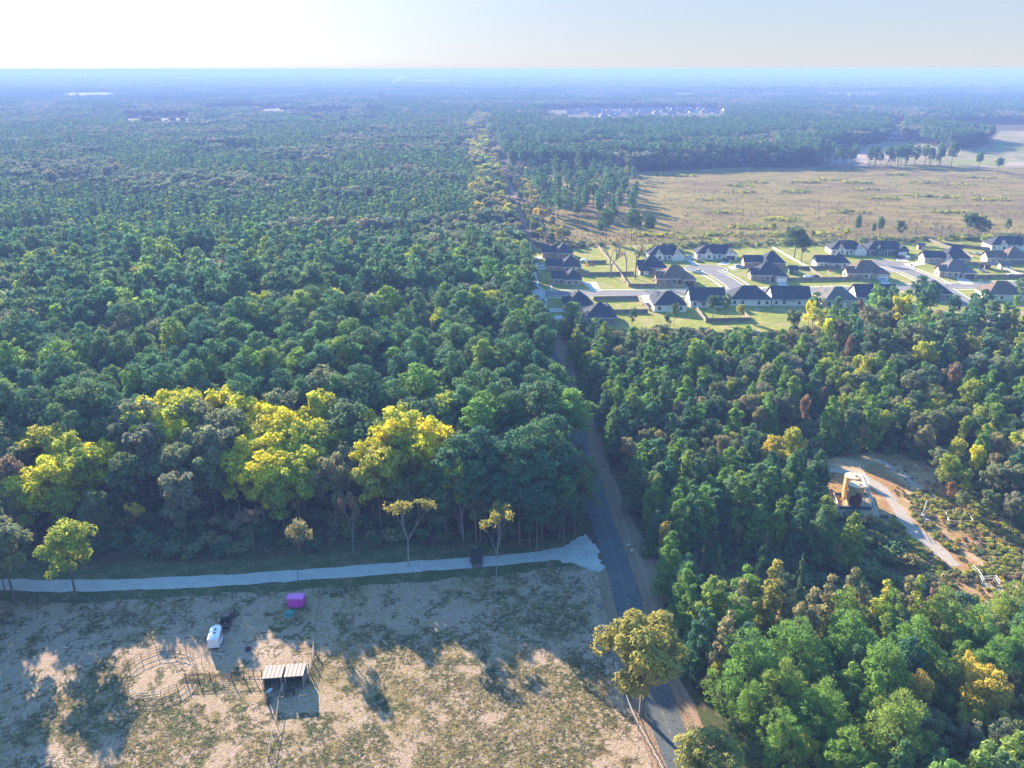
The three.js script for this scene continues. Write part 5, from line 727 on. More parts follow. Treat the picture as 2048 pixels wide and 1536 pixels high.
for (const pts of [[[1061, 505], [1062, 516], [1067, 537], [1073, 559], [1077, 573], [1086, 579]], [[1092, 597], [1090, 610], [1096, 633], [1104, 656]]]) topMesh('sidewalk', ribbonGeo(smoothLine(pts.map((p) => G(...p)), 2), -0.75, 0.75, 0.085), concMat, 'structure');
sheet('street_apron', pxPoly([[1060, 578], [1080, 578], [1090, 582], [1090, 593], [1084, 600], [1074, 610], [1066, 612]]), 0.074, concMat);
for (const p of [[[1162, 564.5], [1193, 564], [1203, 583], [1186, 583]], [[1282, 591], [1297, 590], [1311, 606], [1312, 614], [1290, 613]], [[1368, 571], [1390, 572], [1399, 582], [1381, 583]], [[1448, 519], [1465, 520], [1456, 530], [1434, 530]], [[1368, 517], [1378, 517], [1398, 530], [1386, 531]], [[1455, 534], [1486, 531], [1490, 536], [1462, 540]], [[1551, 563], [1569, 563], [1584, 578], [1563, 578]], [[1753, 559], [1772, 559.5], [1791, 573], [1771, 573.5]], [[1793, 512], [1813, 514], [1818, 524], [1792, 522]], [[1806, 528], [1848, 522], [1858, 527.6], [1818, 534]], [[1911, 555], [1933, 555], [1948, 569], [1922, 569]], [[1641, 584], [1659, 583], [1664, 590], [1648, 594]], [[1038, 514], [1086, 513], [1086, 518], [1040, 519]], [[1044, 537], [1093, 535], [1094, 539.5], [1046, 541.5]], [[1073, 618], [1130, 616], [1130, 624], [1076, 626]], [[1078, 632], [1130, 631], [1132, 638], [1082, 641]], [[1098, 565], [1102, 565], [1106, 580], [1101, 580]], [[1515, 575], [1526, 575], [1524, 582], [1513, 582]], [[1990, 588], [2016, 584], [2014, 574], [1996, 574]]]) sheet('driveway', pxPoly(p), 0.09, concMat);

// ---- a house from its volumes
const shingle = (n, c) => { const t = colorTex(256, (u, v) => { const row = Math.floor(v * 40), s = vn(u * 50 + row * 3.7, row, 0, 431); return mul(c, (0.72 + 0.45 * s) * (0.85 + 0.3 * fbm(u * 4, v * 4, 3, 4, 435))); }); return texMat(n, t, 7, 0.95); };
const brickOf = (n, c) => texMat(n, colorTex(256, (u, v) => { const r = Math.floor(v * 64), b = vn(Math.floor(u * 24 + (r % 2) * 0.5) * 1.7, r * 1.3, 0, 441); return mul(c, 0.7 + 0.55 * b); }), 6, 0.95);
const HM = { dark: shingle('dark_shingles', [0.060, 0.070, 0.088]), brownRoof: shingle('brown_shingles', [0.16, 0.125, 0.105]), greyRoof: shingle('grey_shingles', [0.15, 0.14, 0.14]), brick: brickOf('red_brick', [0.38, 0.27, 0.225]), tanBrick: brickOf('tan_brick', [0.50, 0.41, 0.34]), greyBrick: brickOf('grey_brick', [0.30, 0.28, 0.27]), whiteBrick: brickOf('white_brick', [0.80, 0.78, 0.74]), blue: std('blue_siding', [0.05, 0.10, 0.15], 0.8), trim: std('white_trim', [0.78, 0.77, 0.74], 0.6), door: std('dark_door', [0.06, 0.05, 0.05], 0.5), garage: std('garage_panel', [0.70, 0.70, 0.68], 0.6), garageDark: std('dark_garage_panel', [0.03, 0.03, 0.035], 0.6), tealDoor: std('teal_door', [0.04, 0.22, 0.24], 0.6) };
function planarUV(g) { const p = g.attributes.position, u = new Float32Array(p.count * 2); for (let i = 0; i < p.count; i++) { u[2 * i] = p.getX(i) + p.getZ(i) * 0.3; u[2 * i + 1] = p.getY(i) + p.getZ(i) * 0.7; } g.setAttribute('uv', new THREE.BufferAttribute(u, 2)); return g; }
function solid(verts, faces) { const l = []; for (const f of faces) for (let i = 1; i + 1 < f.length; i++) l.push(verts[f[0]], verts[f[i]], verts[f[i + 1]]); return planarUV(tri(l)); }
function roofGeo(x, z, w, d, h, pitch, kind) {                          // centre x, z; kind: hip, gx (ridge along x), gz
  const o = 0.45, a = w / 2 + o, b = d / 2 + o, e = 0.2, y0 = h - 0.06;
  if (kind === 'hip') { const along = a > b, s = Math.min(a, b), H = y0 + e + s * pitch, r = Math.abs(a - b); const R = along ? [[-r, H, 0], [r, H, 0]] : [[0, H, -r], [0, H, r]]; const v = [[-a, y0, -b], [a, y0, -b], [a, y0, b], [-a, y0, b], [-a, y0 + e, -b], [a, y0 + e, -b], [a, y0 + e, b], [-a, y0 + e, b], ...R].map((p) => [p[0] + x, p[1], p[2] + z]); const slopes = along ? [[7, 6, 9, 8], [5, 4, 8, 9], [4, 7, 8], [6, 5, 9]] : [[7, 6, 9], [5, 4, 8], [4, 7, 9, 8], [6, 5, 8, 9]]; return solid(v, [[0, 1, 2, 3], [3, 2, 6, 7], [2, 1, 5, 6], [1, 0, 4, 5], [0, 3, 7, 4], ...slopes]); }
  const gx = kind === 'gx', s = gx ? b : a, H = y0 + e + s * pitch, L = gx ? a : b, mk = (l, t, y) => gx ? [l, y, t] : [t, y, -l];
  const v = [mk(-L, s, y0), mk(L, s, y0), mk(L, s, y0 + e), mk(-L, s, y0 + e), mk(-L, -s, y0), mk(L, -s, y0), mk(L, -s, y0 + e), mk(-L, -s, y0 + e), mk(-L, 0, H), mk(L, 0, H), mk(-L, 0, H - e), mk(L, 0, H - e)].map((p) => [p[0] + x, p[1], p[2] + z]);
  return solid(v, [[3, 2, 9, 8], [6, 7, 8, 9], [0, 3, 8, 10], [7, 4, 10, 8], [2, 1, 11, 9], [5, 6, 9, 11], [0, 1, 2, 3], [5, 4, 7, 6], [1, 0, 10, 11], [4, 5, 11, 10]]);
}
function volume(t, v, wall, roofM) {
  const { x, z, w, d, h = 2.9, k = 'hip', p = 0.8 } = v;
  const wg = box(w, h, d, x, h / 2, z), list = [planarUV(wg.toNonIndexed())];
  if (k === 'gx') for (const s of [-1, 1]) list.push(planarUV(extr([[-d / 2, h], [d / 2, h], [0, h + d / 2 * p]], 0.12).rotateY(Math.PI / 2).translate(x + s * (w / 2 - 0.07), 0, z)));
  if (k === 'gz') for (const s of [-1, 1]) list.push(planarUV(extr([[-w / 2, h], [w / 2, h], [0, h + w / 2 * p]], 0.12).translate(x, 0, z + s * (d / 2 - 0.07))));
  part('wall', list, v.wall || wall, t);
  const r = part('roof', [roofGeo(x, z, w, d, h, p, k)], v.roof || roofM, t);
  if (k === 'gz' && v.vent !== 0) part('gable_vent', [box(0.5, 0.8, 0.05, x, h + w / 2 * p * 0.4, z + d / 2 + 0.02)], HM.door, t);
  if (k !== 'gz') part('fascia', [box(w + 0.98, 0.22, 0.04, x, h + 0.03, z + d / 2 + 0.48)], HM.trim, r);
  return r;
}
function win(t, x, y, z, w = 1.1, h = 1.5, side = 0) { const fr = part('window', [box(side ? 0.07 : w + 0.24, h + 0.24, side ? w + 0.24 : 0.07, x, y, z)], HM.trim, t); part('pane', [box(side ? 0.09 : w, h, side ? w : 0.09, x, y, z)], M.glass, fr); if (!side) part('glazing_bar', [box(w, 0.06, 0.11, x, y, z)], HM.trim, fr); }
const gdoor = (t, x, z, m = HM.garage, w = 4.8) => { const g = part('garage_door', [box(w, 2.25, 0.08, x, 1.13, z)], m, t); part('door_groove', [0.56, 1.12, 1.68].map((y) => box(w - 0.1, 0.03, 0.1, x, y, z)), HM.trim, g); };
const door = (t, x, z, m = HM.door) => { const g = part('door', [box(1.05, 2.1, 0.08, x, 1.05, z)], m, t); part('handle', [box(0.06, 0.16, 0.12, x + 0.4, 1.0, z + 0.03)], M.chrome, g); };
const ridgeVent = (t, x, y, z) => part('roof_vent', [box(0.5, 0.3, 0.5, x, y, z)], HM.door, t);
const TPL = {
  // low garage wing on the left, tall hipped block on the right
  D(t, W, m, r, o) { const a = W * 0.42, b = W - a, d = o.d || 11; volume(t, { x: -W / 2 + a / 2 + 0.3, z: -4.2, w: a + 0.6, d: 7.6, k: o.gable ? 'gx' : 'gx', p: 0.75 }, m, r); const rf = volume(t, { x: W / 2 - b / 2, z: -d / 2 + 1.4, w: b, d, k: 'hip', p: 0.95 }, m, r); win(t, W / 2 - b * 0.7, 1.6, 1.42); win(t, W / 2 - b * 0.3, 1.6, 1.42); win(t, -W / 2 + a * 0.35, 1.6, -0.38, 0.9, 1.2); win(t, -W / 2 + a * 0.7, 1.6, -0.38, 0.9, 1.2); part('chimney', [box(0.9, 1.6, 0.9, W / 2 - b / 2 + 1.8, 6.2, -d / 2)], m, rf); if (o.gable) { volume(t, { x: W / 2 - b * 0.85, z: -1.0, w: 3.4, d: 6, h: 3.1, k: 'gz', p: 1 }, o.gm || HM.trim, r); } },
  // front of a house: long hipped body, gables over porch and garage
  A(t, W, m, r, o) { volume(t, { x: 0, z: -6.4, w: W, d: 11, k: 'hip', p: 0.72 }, m, r); volume(t, { x: W / 2 - 3.4, z: -1.7, w: 6.6, d: 5.6, h: 2.95, k: 'gz', p: 0.8 }, m, r); volume(t, { x: -W * 0.2, z: -2.2, w: 4.4, d: 4.4, h: 3.05, k: 'gz', p: 0.95 }, m, r); gdoor(t, W / 2 - 3.4, 1.16, o.gd || HM.garage); win(t, -W * 0.2, 1.6, 0.04, 1.4, 1.6); win(t, -W / 2 + 1.6, 1.6, -0.86); win(t, W * 0.08, 1.6, -0.86); door(t, -W * 0.2 + 3.2, -0.85); part('porch_post', [box(0.22, 2.8, 0.22, -W * 0.2 + 2.6, 1.4, -0.1)], HM.trim, t); part('porch_post', [box(0.22, 2.8, 0.22, -W * 0.2 + 4.4, 1.4, -0.1)], HM.trim, t); ridgeVent(t, 1.5, 6.3, -8.2); },
  // back of a hipped house
  B(t, W, m, r, o) { const d = 12, rf = volume(t, { x: 0, z: -d / 2, w: W, d, k: 'hip', p: 0.78 }, m, r); if (o.wing) volume(t, { x: o.wing * W * 0.3, z: -d + 0.5, w: W * 0.35, d: 6.4, h: 3.0, k: 'gz', p: 0.95 }, m, r); const n = Math.floor(W / 3.6); for (let i = 0; i < n; i++) { const x = -W / 2 + (i + 0.5) * W / n; if (i === (n >> 1)) { door(t, x - 0.4, 0.05, HM.trim); } else win(t, x, 1.6, 0.03, 1.2, 1.5); } win(t, -W / 2 - 0.03, 1.6, -4, 1.2, 1.5, 1); win(t, W / 2 + 0.03, 1.6, -4, 1.2, 1.5, 1); ridgeVent(t, 0.8, 6.6, -d / 2 + 1); part('chimney_pipe', [rod([-1.2, 5.6, -4.2], [-1.2, 6.9, -4.2], 0.12)], M.chrome, rf); },
  // back of a house with a long gabled roof
  C(t, W, m, r, o) { const d = 12, rf = volume(t, { x: 0, z: -d / 2, w: W, d, k: 'gx', p: 0.75 }, m, r); const n = Math.floor(W / 3.2); for (let i = 0; i < n; i++) { const x = -W / 2 + (i + 0.5) * W / n; if (i === (n >> 1)) door(t, x, 0.05, HM.trim); else win(t, x, 1.6, 0.03, 1.2, 1.5); } win(t, -W / 2 - 0.03, 1.6, -3.5, 1.2, 1.5, 1); win(t, -W / 2 - 0.03, 4.6, -6, 0.9, 1.2, 1); part('porch_roof', [beam([-W * 0.1, 2.75, 1.0], [-W * 0.1, 2.95, -0.2], W * 0.42, 0.1)], r, t); for (const x of [-W * 0.29, W * 0.09]) part('porch_post', [box(0.2, 2.7, 0.2, x, 1.35, 1.2)], HM.trim, t); part('wall_panel', [extr([[-2.2, 0], [0.6, 0], [0.6, 2.6], [-2.2, 2.6]], 0.1).rotateY(Math.PI / 2).translate(-W / 2 - 0.06, 0, -8)], HM.tealDoor, t); ridgeVent(t, 2, 6.9, -d / 2 + 1.2); },
  // corner house: big hip, cross gable to the left, garage in front at the right
  E(t, W, m, r, o) { const rf = volume(t, { x: 0.4, z: -6.5, w: W * 0.82, d: 11.5, k: 'hip', p: 0.9 }, m, o.roof2 || r); volume(t, { x: W / 2 - 3.3, z: -2.4, w: 6.4, d: 8, h: 2.95, k: 'hip', p: 0.7 }, m, r); volume(t, { x: -W / 2 + 3, z: -5, w: 6, d: 6, h: 2.8, k: 'gx', p: 0.85 }, m, r); gdoor(t, W / 2 - 3.3, 1.64, o.gd || HM.garage); win(t, -W * 0.05, 1.6, -0.72, 1.4, 1.5); win(t, -W * 0.22, 1.6, -0.72, 1.1, 1.5); win(t, -W / 2 + 2, 1.6, -1.97, 1.1, 1.4); win(t, -W / 2 - 0.03, 1.6, -5, 1.2, 1.5, 1); door(t, W * 0.08, -0.7, o.dm || HM.door); part('porch_post', [box(0.24, 2.8, 0.24, W * 0.02, 1.4, 0.3)], HM.trim, t); for (const x of [-1.2, 0, 1.2]) ridgeVent(t, x, 7.3, -7.8); },
};
const houses = [
  ['D', 1085, 1145, 516, 'brick', 'dark', 'dark-roofed brick house, last of the row along the rural road', {}],
  ['D', 1093, 1161, 544, 'brick', 'dark', 'brick house with a white car on its drive and a red swing behind', {}],
  ['D', 1104, 1162, 570, 'tanBrick', 'dark', 'tan brick corner house with a wide pale concrete pad at its side', {}],
  ['E', 1129, 1186, 624, 'tanBrick', 'dark', 'corner house with steep gables facing the street junction', { roof2: 'dark', gd: 'tanBrick' }],
  ['B', 1177, 1226, 649, 'greyBrick', 'dark', 'hipped dark-roofed house half hidden by trees beside the corner house', { wing: 1 }],
  ['A', 1298, 1368, 521, 'whiteBrick', 'dark', 'white house with several gables behind the small white shed', { gd: 'garage' }],
  ['E', 1276, 1332, 546, 'brick', 'dark', 'brick house with a pale garage wall behind bare trees', { gd: 'garage' }],
  ['E', 1314, 1390, 570, 'brick', 'brownRoof', 'brown-roofed corner house with a dark open garage', { gd: 'garageDark' }],
  ['A', 1394, 1472, 519, 'whiteBrick', 'dark', 'white house with a black garage door at the head of the street', { gd: 'garageDark' }],
  ['D', 1489, 1568, 536, 'brick', 'dark', 'brick house with a white gabled garage end beside the turning circle', { gable: 1 }],
  ['E', 1504, 1574, 563, 'greyBrick', 'dark', 'grey brick house with a white garage door and a drive to the street', { gd: 'garage' }],
  ['B', 1308, 1372, 624, 'whiteBrick', 'dark', 'white house with a steep hipped roof and a car at its side', { wing: -1 }],
  ['C', 1381, 1450, 615, 'whiteBrick', 'dark', 'long gabled house behind two yard trees', {}],
  ['B', 1461, 1541, 612, 'whiteBrick', 'dark', 'wide white house with a long hipped roof beside the open lawn', {}],
  ['C', 1545, 1620, 612, 'whiteBrick', 'dark', 'white gable-ended house with a blue-green door on its end wall', {}],
  ['B', 1649, 1716, 614, 'tanBrick', 'greyRoof', 'grey-roofed house hidden behind yellow trees', { wing: -1 }],
  ['C', 1713, 1793, 608, 'whiteBrick', 'dark', 'large gabled house rising above the yellow trees', {}],
  ['D', 1633, 1697, 536, 'whiteBrick', 'dark', 'dark-roofed house with a white garage wall beside two big trees', {}],
  ['E', 1696, 1777, 559, 'tanBrick', 'brownRoof', 'corner house with a teal door and a pale blue car on its drive', { gd: 'garage', dm: 'tealDoor' }],
  ['A', 1663, 1731, 510, 'whiteBrick', 'dark', 'small white house with twin gables next to the dark blue house', {}],
  ['A', 1735, 1815, 511, 'blue', 'dark', 'dark blue house with white trim and a white garage door', {}],
  ['D', 1849, 1937, 527, 'tanBrick', 'dark', 'house with a white gabled garage and a very tall hipped roof', { gable: 1 }],
  ['E', 1882, 1948, 556, 'tanBrick', 'greyRoof', 'corner house with a grey roof and a lit gable facing the curved street', { gd: 'garageDark' }],
  ['D', 1975, 2052, 527, 'tanBrick', 'brownRoof', 'brown-roofed house behind the garden pavilion', {}],
  ['A', 1984, 2062, 501, 'whiteBrick', 'dark', 'white house with a dark roof at the meadow fence', {}],
  ['B', 1975, 2047, 602, 'whiteBrick', 'brownRoof', 'white house with a wide brown roof inside the street bend', { wing: 1 }],
  ['B', 1846, 1904, 601, 'greyBrick', 'dark', 'house almost hidden behind dark pines by the street junction', {}],
];
for (const [k, x0, x1, by, wall, roof, label, o] of houses) {
  const a = G(x0, by), b = G(x1, by), W = Math.max(13, b[0] - a[0]), t = thing('house', label, 'house', [(a[0] + b[0]) / 2, a[1]], rr(-0.05, 0.05));
  for (const q of ['gd', 'dm', 'roof2']) if (o[q]) o[q] = HM[o[q]];
  TPL[k](t, W, HM[wall], HM[roof], o);
}
// ---- privacy fences: posts and board panels, one by one
const fenceM = [std('fence_boards_a', [0.21, 0.185, 0.155], 1), std('fence_boards_b', [0.18, 0.16, 0.14], 1), std('fence_boards_c', [0.245, 0.215, 0.18], 1)], whiteFence = std('white_rail_fence', [0.72, 0.70, 0.66], 0.8);
function boardFence(label, pts, o = {}) {
  const P = pts.map((p) => G(...p)), [X0, Z0] = P[0], t = thing(o.open ? 'rail_fence' : 'board_fence', label, 'fence', [X0, Z0]);
  for (let i = 0; i + 1 < P.length; i++) { const a = [P[i][0] - X0, -(P[i][1] - Z0)], b = [P[i + 1][0] - X0, -(P[i + 1][1] - Z0)], L = Math.hypot(b[0] - a[0], b[1] - a[1]), n = Math.max(1, Math.round(L / 2.45));
    for (let k = 0; k < n; k++) { const p = [lerp(a[0], b[0], k / n), lerp(a[1], b[1], k / n)], q = [lerp(a[0], b[0], (k + 0.97) / n), lerp(a[1], b[1], (k + 0.97) / n)]; part('post', [box(0.12, 1.95, 0.12, p[0], 0.97, p[1])], o.open ? whiteFence : fenceM[1], t); if (o.open) part('rail_panel', [0.5, 1.0, 1.4].map((y) => beam([p[0], y, p[1]], [q[0], y, q[1]], 0.06, 0.16)), whiteFence, t); else { const j = rr(-0.03, 0.03); part('board_panel', [beam([p[0], 0.95 + j, p[1]], [q[0], 0.95 + j, q[1]], 0.05, 1.8)], pick(fenceM), t); } } }
}
boardFence('long board fence slanting between the back lawns of two house rows', [[1196.5, 496], [1228, 534], [1257, 574]]);
boardFence('board fence behind the red swing', [[1175, 527.5], [1213, 527]]);
boardFence('board fence beside the bare trees dividing two back lawns', [[1164, 551.5], [1212, 551], [1268, 550]]);
boardFence('street fence of the brown-roofed corner house', [[1259, 574.5], [1316, 575], [1372, 575]]);
boardFence('board fence round the yard of the gabled corner house', [[1187, 601], [1274, 599], [1297, 622]]);
boardFence('board fence behind the half-hidden hipped house', [[1226, 627], [1296, 626]]);
boardFence('fence round the yard with three trees', [[1393, 620], [1411, 645], [1500, 643], [1489, 631]]);
boardFence('white rail fence beside the two big trees', [[1545, 498], [1580, 518], [1616, 538]], { open: 1 });
boardFence('short board fence beside the white covered load', [[1617, 539], [1645, 560]]);
boardFence('long street fence between the grey brick house and the teal-door house', [[1571, 562.5], [1645, 561.5], [1727, 560]]);
boardFence('board fence behind the dark green garden shed', [[1595, 539.5], [1640, 538.5], [1682, 537.5]]);
boardFence('board fence along the meadow behind the tall-roofed house', [[1851, 480], [1877, 490], [1900, 499], [1946, 516]]);
boardFence('dark board fence at the foot of the meadow', [[1881, 491], [1930, 496], [1981, 501]]);
boardFence('street fence beside the grey-roofed corner house', [[1949, 557], [2000, 556], [2060, 555]]);
boardFence('white rail fence beyond the garden pavilion', [[2001, 538], [2047, 555]], { open: 1 });
boardFence('board fence behind the house in the street bend', [[2009, 617], [2048, 632]]);
boardFence('board fence between the tall-roofed house and the pavilion', [[1938, 531], [1968, 531]]);
boardFence('board fence by the brown-roofed house', [[2020, 529], [2060, 529]]);
// ---- sheds, pavilion, trampolines, play things
function shedAt(px, py, w, d, h, wall, roof, label) { const t = thing('garden_shed', label, 'shed', G(px, py), rr(-0.15, 0.15)); part('wall', [box(w, h, d, 0, h / 2, -d / 2), extr([[-d / 2, h], [d / 2, h], [0, h + d * 0.35]], w - 0.2).rotateY(Math.PI / 2).translate(0, 0, -d / 2)], wall, t); part('roof', [roofGeo(0, -d / 2, w, d, h, 0.7, 'gx')], roof, t); door(t, -w * 0.2, 0.03, HM.door); win(t, w * 0.25, h * 0.6, 0.02, 0.6, 0.6); }
shedAt(1288, 550, 4.6, 3.6, 2.3, HM.trim, HM.dark, 'small white shed with a dark roof behind bare trees');
shedAt(1586, 549, 4.2, 4, 2.6, std('green_shed', [0.06, 0.13, 0.11], 0.8), HM.dark, 'dark green garden shed beside the board fence');
shedAt(1919, 504, 4.5, 3.4, 2.2, HM.trim, HM.dark, 'white garden shed near the meadow fence');
shedAt(2011, 539, 5.2, 3.6, 2.2, HM.trim, HM.greyRoof, 'pale garden shed next to the pavilion');
shedAt(1842, 499, 3.4, 3, 2.2, HM.tanBrick, HM.greyRoof, 'small tan shed behind the dark blue house');
{ const t = thing('pavilion', 'open garden pavilion with a dark roof on white posts', 'pavilion', G(1979, 540)); part('roof', [roofGeo(0, -2.5, 6.2, 5, 2.6, 0.35, 'gx')], HM.greyRoof, t); for (const x of [-2.9, 2.9]) for (const z of [-0.2, -4.8]) part('post', [box(0.2, 2.6, 0.2, x, 1.3, z)], HM.trim, t); part('back_wall', [box(6, 2.2, 0.1, 0, 1.1, -4.9)], HM.door, t); }
function trampoline(px, py, label, m) { const t = thing('trampoline', label, 'trampoline', G(px, py)); part('mat', [new THREE.CylinderGeometry(1.9, 1.9, 0.05, 24).translate(0, 0.85, 0)], M.black, t); part('rim_pad', [new THREE.TorusGeometry(2.05, 0.18, 6, 24).rotateX(Math.PI / 2).scale(1, 0.5, 1).translate(0, 0.88, 0)], m, t); for (let i = 0; i < 6; i++) { const a = i * 1.047; part('leg', [rod([Math.cos(a) * 2, 0, Math.sin(a) * 2], [Math.cos(a) * 2, 2.6, Math.sin(a) * 2], 0.04)], M.greyPipe, t); } }
trampoline(1955, 509, 'trampoline with a white pad behind the tall-roofed house', M.white); trampoline(1963, 543, 'trampoline with a pale blue pad beside the pavilion', std('pale_blue_pad', [0.35, 0.5, 0.62], 0.7));
{ const t = thing('canopy', 'white domed canopy in a back lawn', 'canopy', G(1168, 527)); part('cover', [new THREE.SphereGeometry(2.4, 12, 6, 0, 6.283, 0, 1.2).scale(1, 0.5, 0.8).translate(0, 1.6, 0)], M.white, t); for (const x of [-1.7, 1.7]) for (const z of [-1.2, 1.2]) part('pole', [rod([x, 0, z], [x, 2.1, z], 0.05)], M.greyPipe, t); }
{ const t = thing('swing_set', 'red swing set on a back lawn', 'swing', G(1179, 533)), rd = std('red_paint', [0.55, 0.07, 0.04], 0.5); part('top_bar', [rod([-1.8, 2, 0], [1.8, 2, 0], 0.07)], rd, t); for (const x of [-1.8, 1.8]) for (const z of [-0.9, 0.9]) part('leg', [rod([x, 0, z], [x * 0.97, 2, 0], 0.06)], rd, t); for (const x of [-0.7, 0.7]) part('swing_seat', [box(0.5, 0.08, 0.3, x, 0.5, 0), rod([x - 0.2, 0.5, 0], [x - 0.2, 2, 0], 0.02, 0.02, 3), rod([x + 0.2, 0.5, 0], [x + 0.2, 2, 0], 0.02, 0.02, 3)], rd, t); part('slide', [beam([1.9, 1.5, 0], [3.6, 0.2, 0.2], 0.5, 0.06)], rd, t); }
{ const t = thing('play_tower', 'small play tower with a red and white canopy', 'play set', G(1658, 552)); part('canopy', [new THREE.ConeGeometry(1.2, 0.9, 8).translate(0, 3.0, 0)], std('canopy_red', [0.5, 0.12, 0.08], 0.7), t); part('platform', [box(1.6, 0.1, 1.6, 0, 1.3, 0)], M.plank, t); for (const x of [-0.7, 0.7]) for (const z of [-0.7, 0.7]) part('post', [box(0.12, 2.7, 0.12, x, 1.35, z)], M.white, t); part('slide', [beam([0.8, 1.3, 0], [2.4, 0.1, 0.6], 0.5, 0.06)], M.white, t); }
for (const [px, py, lb] of [[1614, 557, 'white covered load on a lawn by the short board fence'], [2020, 554, 'long white covered load near the street fence']]) { const t = thing('covered_trailer', lb, 'tarp', G(px, py), 0.3), g = new THREE.CapsuleGeometry(1.1, 2.2, 4, 10).rotateZ(Math.PI / 2).scale(1, 0.85, 1).translate(0, 0.95, 0); part('cover', [g], M.white, t); wheels(t, [[0.4, 0.95], [0.4, -0.95]], 0.3, 0.2); }
{ const t = thing('rubbish_bin', 'red wheeled bin at the kerb of the turning circle', 'bin', G(1823, 532)); part('bin', [new THREE.CylinderGeometry(0.42, 0.34, 1.05, 4).rotateY(0.785).translate(0, 0.55, 0)], std('bin_red', [0.35, 0.05, 0.04], 0.5), t); part('lid', [box(0.66, 0.08, 0.7, 0, 1.12, 0)], std('bin_lid', [0.25, 0.04, 0.03], 0.5), t); }
// ---- parked cars
const paint = (n, c) => std(n, c, 0.28), CAR = [
  ['suv', 1078, 534, 0.05, paint('white_car', [0.75, 0.76, 0.77]), 'white sports utility car on the drive beside the rural road'],
  ['pickup', 1396, 546, -0.45, paint('white_truck', [0.75, 0.76, 0.77]), 'white pickup parked in the turning circle'],
  ['suv', 1380, 518, -0.5, paint('cream_car', [0.70, 0.66, 0.60]), 'cream van beside the white gabled house'],
  ['sedan', 1399, 524, -0.3, paint('olive_car', [0.30, 0.30, 0.22]), 'small olive car on the grass by the turning circle'],
  ['suv', 1381, 574, -1.2, paint('black_car', [0.02, 0.02, 0.025]), 'black car before the dark open garage'],
  ['suv', 1451, 523, -1.3, paint('dark_blue_car', [0.02, 0.03, 0.05]), 'dark car before the black garage door'],
  ['suv', 1478, 535, 0.1, paint('silver_car', [0.42, 0.44, 0.46]), 'silver car on the drive beside the turning circle'],
  ['sedan', 1296, 612, -0.5, paint('grey_car', [0.35, 0.36, 0.38]), 'grey car beside the steep hipped white house'],
  ['sedan', 1765, 562, -0.9, paint('pale_blue_car', [0.30, 0.48, 0.58]), 'pale blue car on the drive by the teal door'],
  ['pickup', 1801, 517, -1.2, paint('dark_truck', [0.025, 0.03, 0.04]), 'dark pickup before the dark blue house'],
  ['suv', 1815, 518, 0.9, paint('white_van', [0.75, 0.76, 0.77]), 'white car beside the dark pickup'],
  ['sedan', 2034, 577, 0.05, paint('pearl_car', [0.72, 0.72, 0.70]), 'white car behind the house in the street bend'],
  ['sedan', 1632, 555, 0.4, paint('dark_sedan', [0.03, 0.03, 0.035]), 'dark car on the lawn behind the street fence'],
];
for (const [k, px, py, th, p, lb] of CAR) { const t = thing(k === 'pickup' ? 'pickup_truck' : 'parked_car', lb, k === 'pickup' ? 'truck' : 'car', G(px, py), th); carBody(t, k, p); }
// ---- street lamps and utility poles
for (const [px, py] of [[1311, 592], [1540, 590], [1733, 584], [1958, 578]]) { const t = thing('street_lamp', 'thin street lamp on the near side of the street', 'lamp', G(px, py), 0, 'street lamps along the street'); part('pole', [rod([0, 0, 0], [0, 4.2, 0], 0.07, 0.05, 6)], M.darkMetal, t); part('lamp_head', [cyl(0.12, 0.2, 0.45, 8, 0, 4.2, 0)], M.white, t); part('cap', [cyl(0.24, 0.05, 0.15, 8, 0, 4.65, 0)], M.darkMetal, t); }
for (const [px, py, h] of [[1084, 497, 11], [1117, 492, 12], [1126, 490, 13], [1251, 487, 10], [1302, 486, 12], [1347, 485, 8], [1830, 477, 8]]) { const t = thing('dead_trunk', 'bare grey dead trunk standing at the meadow edge', 'trunk', G(px, py), 0, 'dead trunks at the meadow edge'); part('trunk', [rod([0, -0.2, 0], [rr(-0.3, 0.3), h, rr(-0.3, 0.3)], 0.2, 0.08, 6)], barkMat, t); part('branch', [rod([0, h * 0.7, 0], [rr(0.6, 1.2), h * 0.82, 0.3], 0.06, 0.02, 4), rod([0, h * 0.8, 0], [rr(-1.2, -0.6), h * 0.92, -0.2], 0.05, 0.02, 4)], barkMat, t); }
// ================= far away =================
const farRoof = [std('far_roof_dark', [0.13, 0.13, 0.14], 0.9), std('far_roof_brown', [0.24, 0.19, 0.17], 0.9), std('far_roof_grey', [0.22, 0.22, 0.23], 0.9)], farWall = [std('far_white', [0.5, 0.49, 0.47], 0.9), std('far_cream', [0.42, 0.38, 0.32], 0.9), std('far_brick', [0.33, 0.25, 0.21], 0.9)];
function farHouse(px, py, label, group) {
  const t = thing('distant_house', label, 'house', G(px, py), rr(-0.5, 0.5), group), w = rr(15, 21), d = rr(11, 13), wm = pick(farWall), rm = pick(farRoof);
  part('wall', [box(w, 3.2, d, 0, 1.6, 0), box(6, 3.3, 5, w * 0.28, 1.65, d / 2 + 1.5)], wm, t);
  part('roof', [roofGeo(0, 0, w, d, 3.2, 0.9, rnd() < 0.5 ? 'hip' : 'gx')], rm, t); part('front_gable', [roofGeo(w * 0.28, d / 2 + 1.5, 6, 5, 3.3, 1.0, 'gz'), extr([[-3, 3.3], [3, 3.3], [0, 6.2]], 0.2).translate(w * 0.28, 0, d / 2 + 3.9)], wm, t);
  part('window', [box(1.6, 1.6, 0.1, -w * 0.2, 1.7, d / 2 + 0.05)], M.glass, t); part('garage_door', [box(4.4, 2.4, 0.1, w * 0.28, 1.2, d / 2 + 4.05)], farWall[0], t);
}
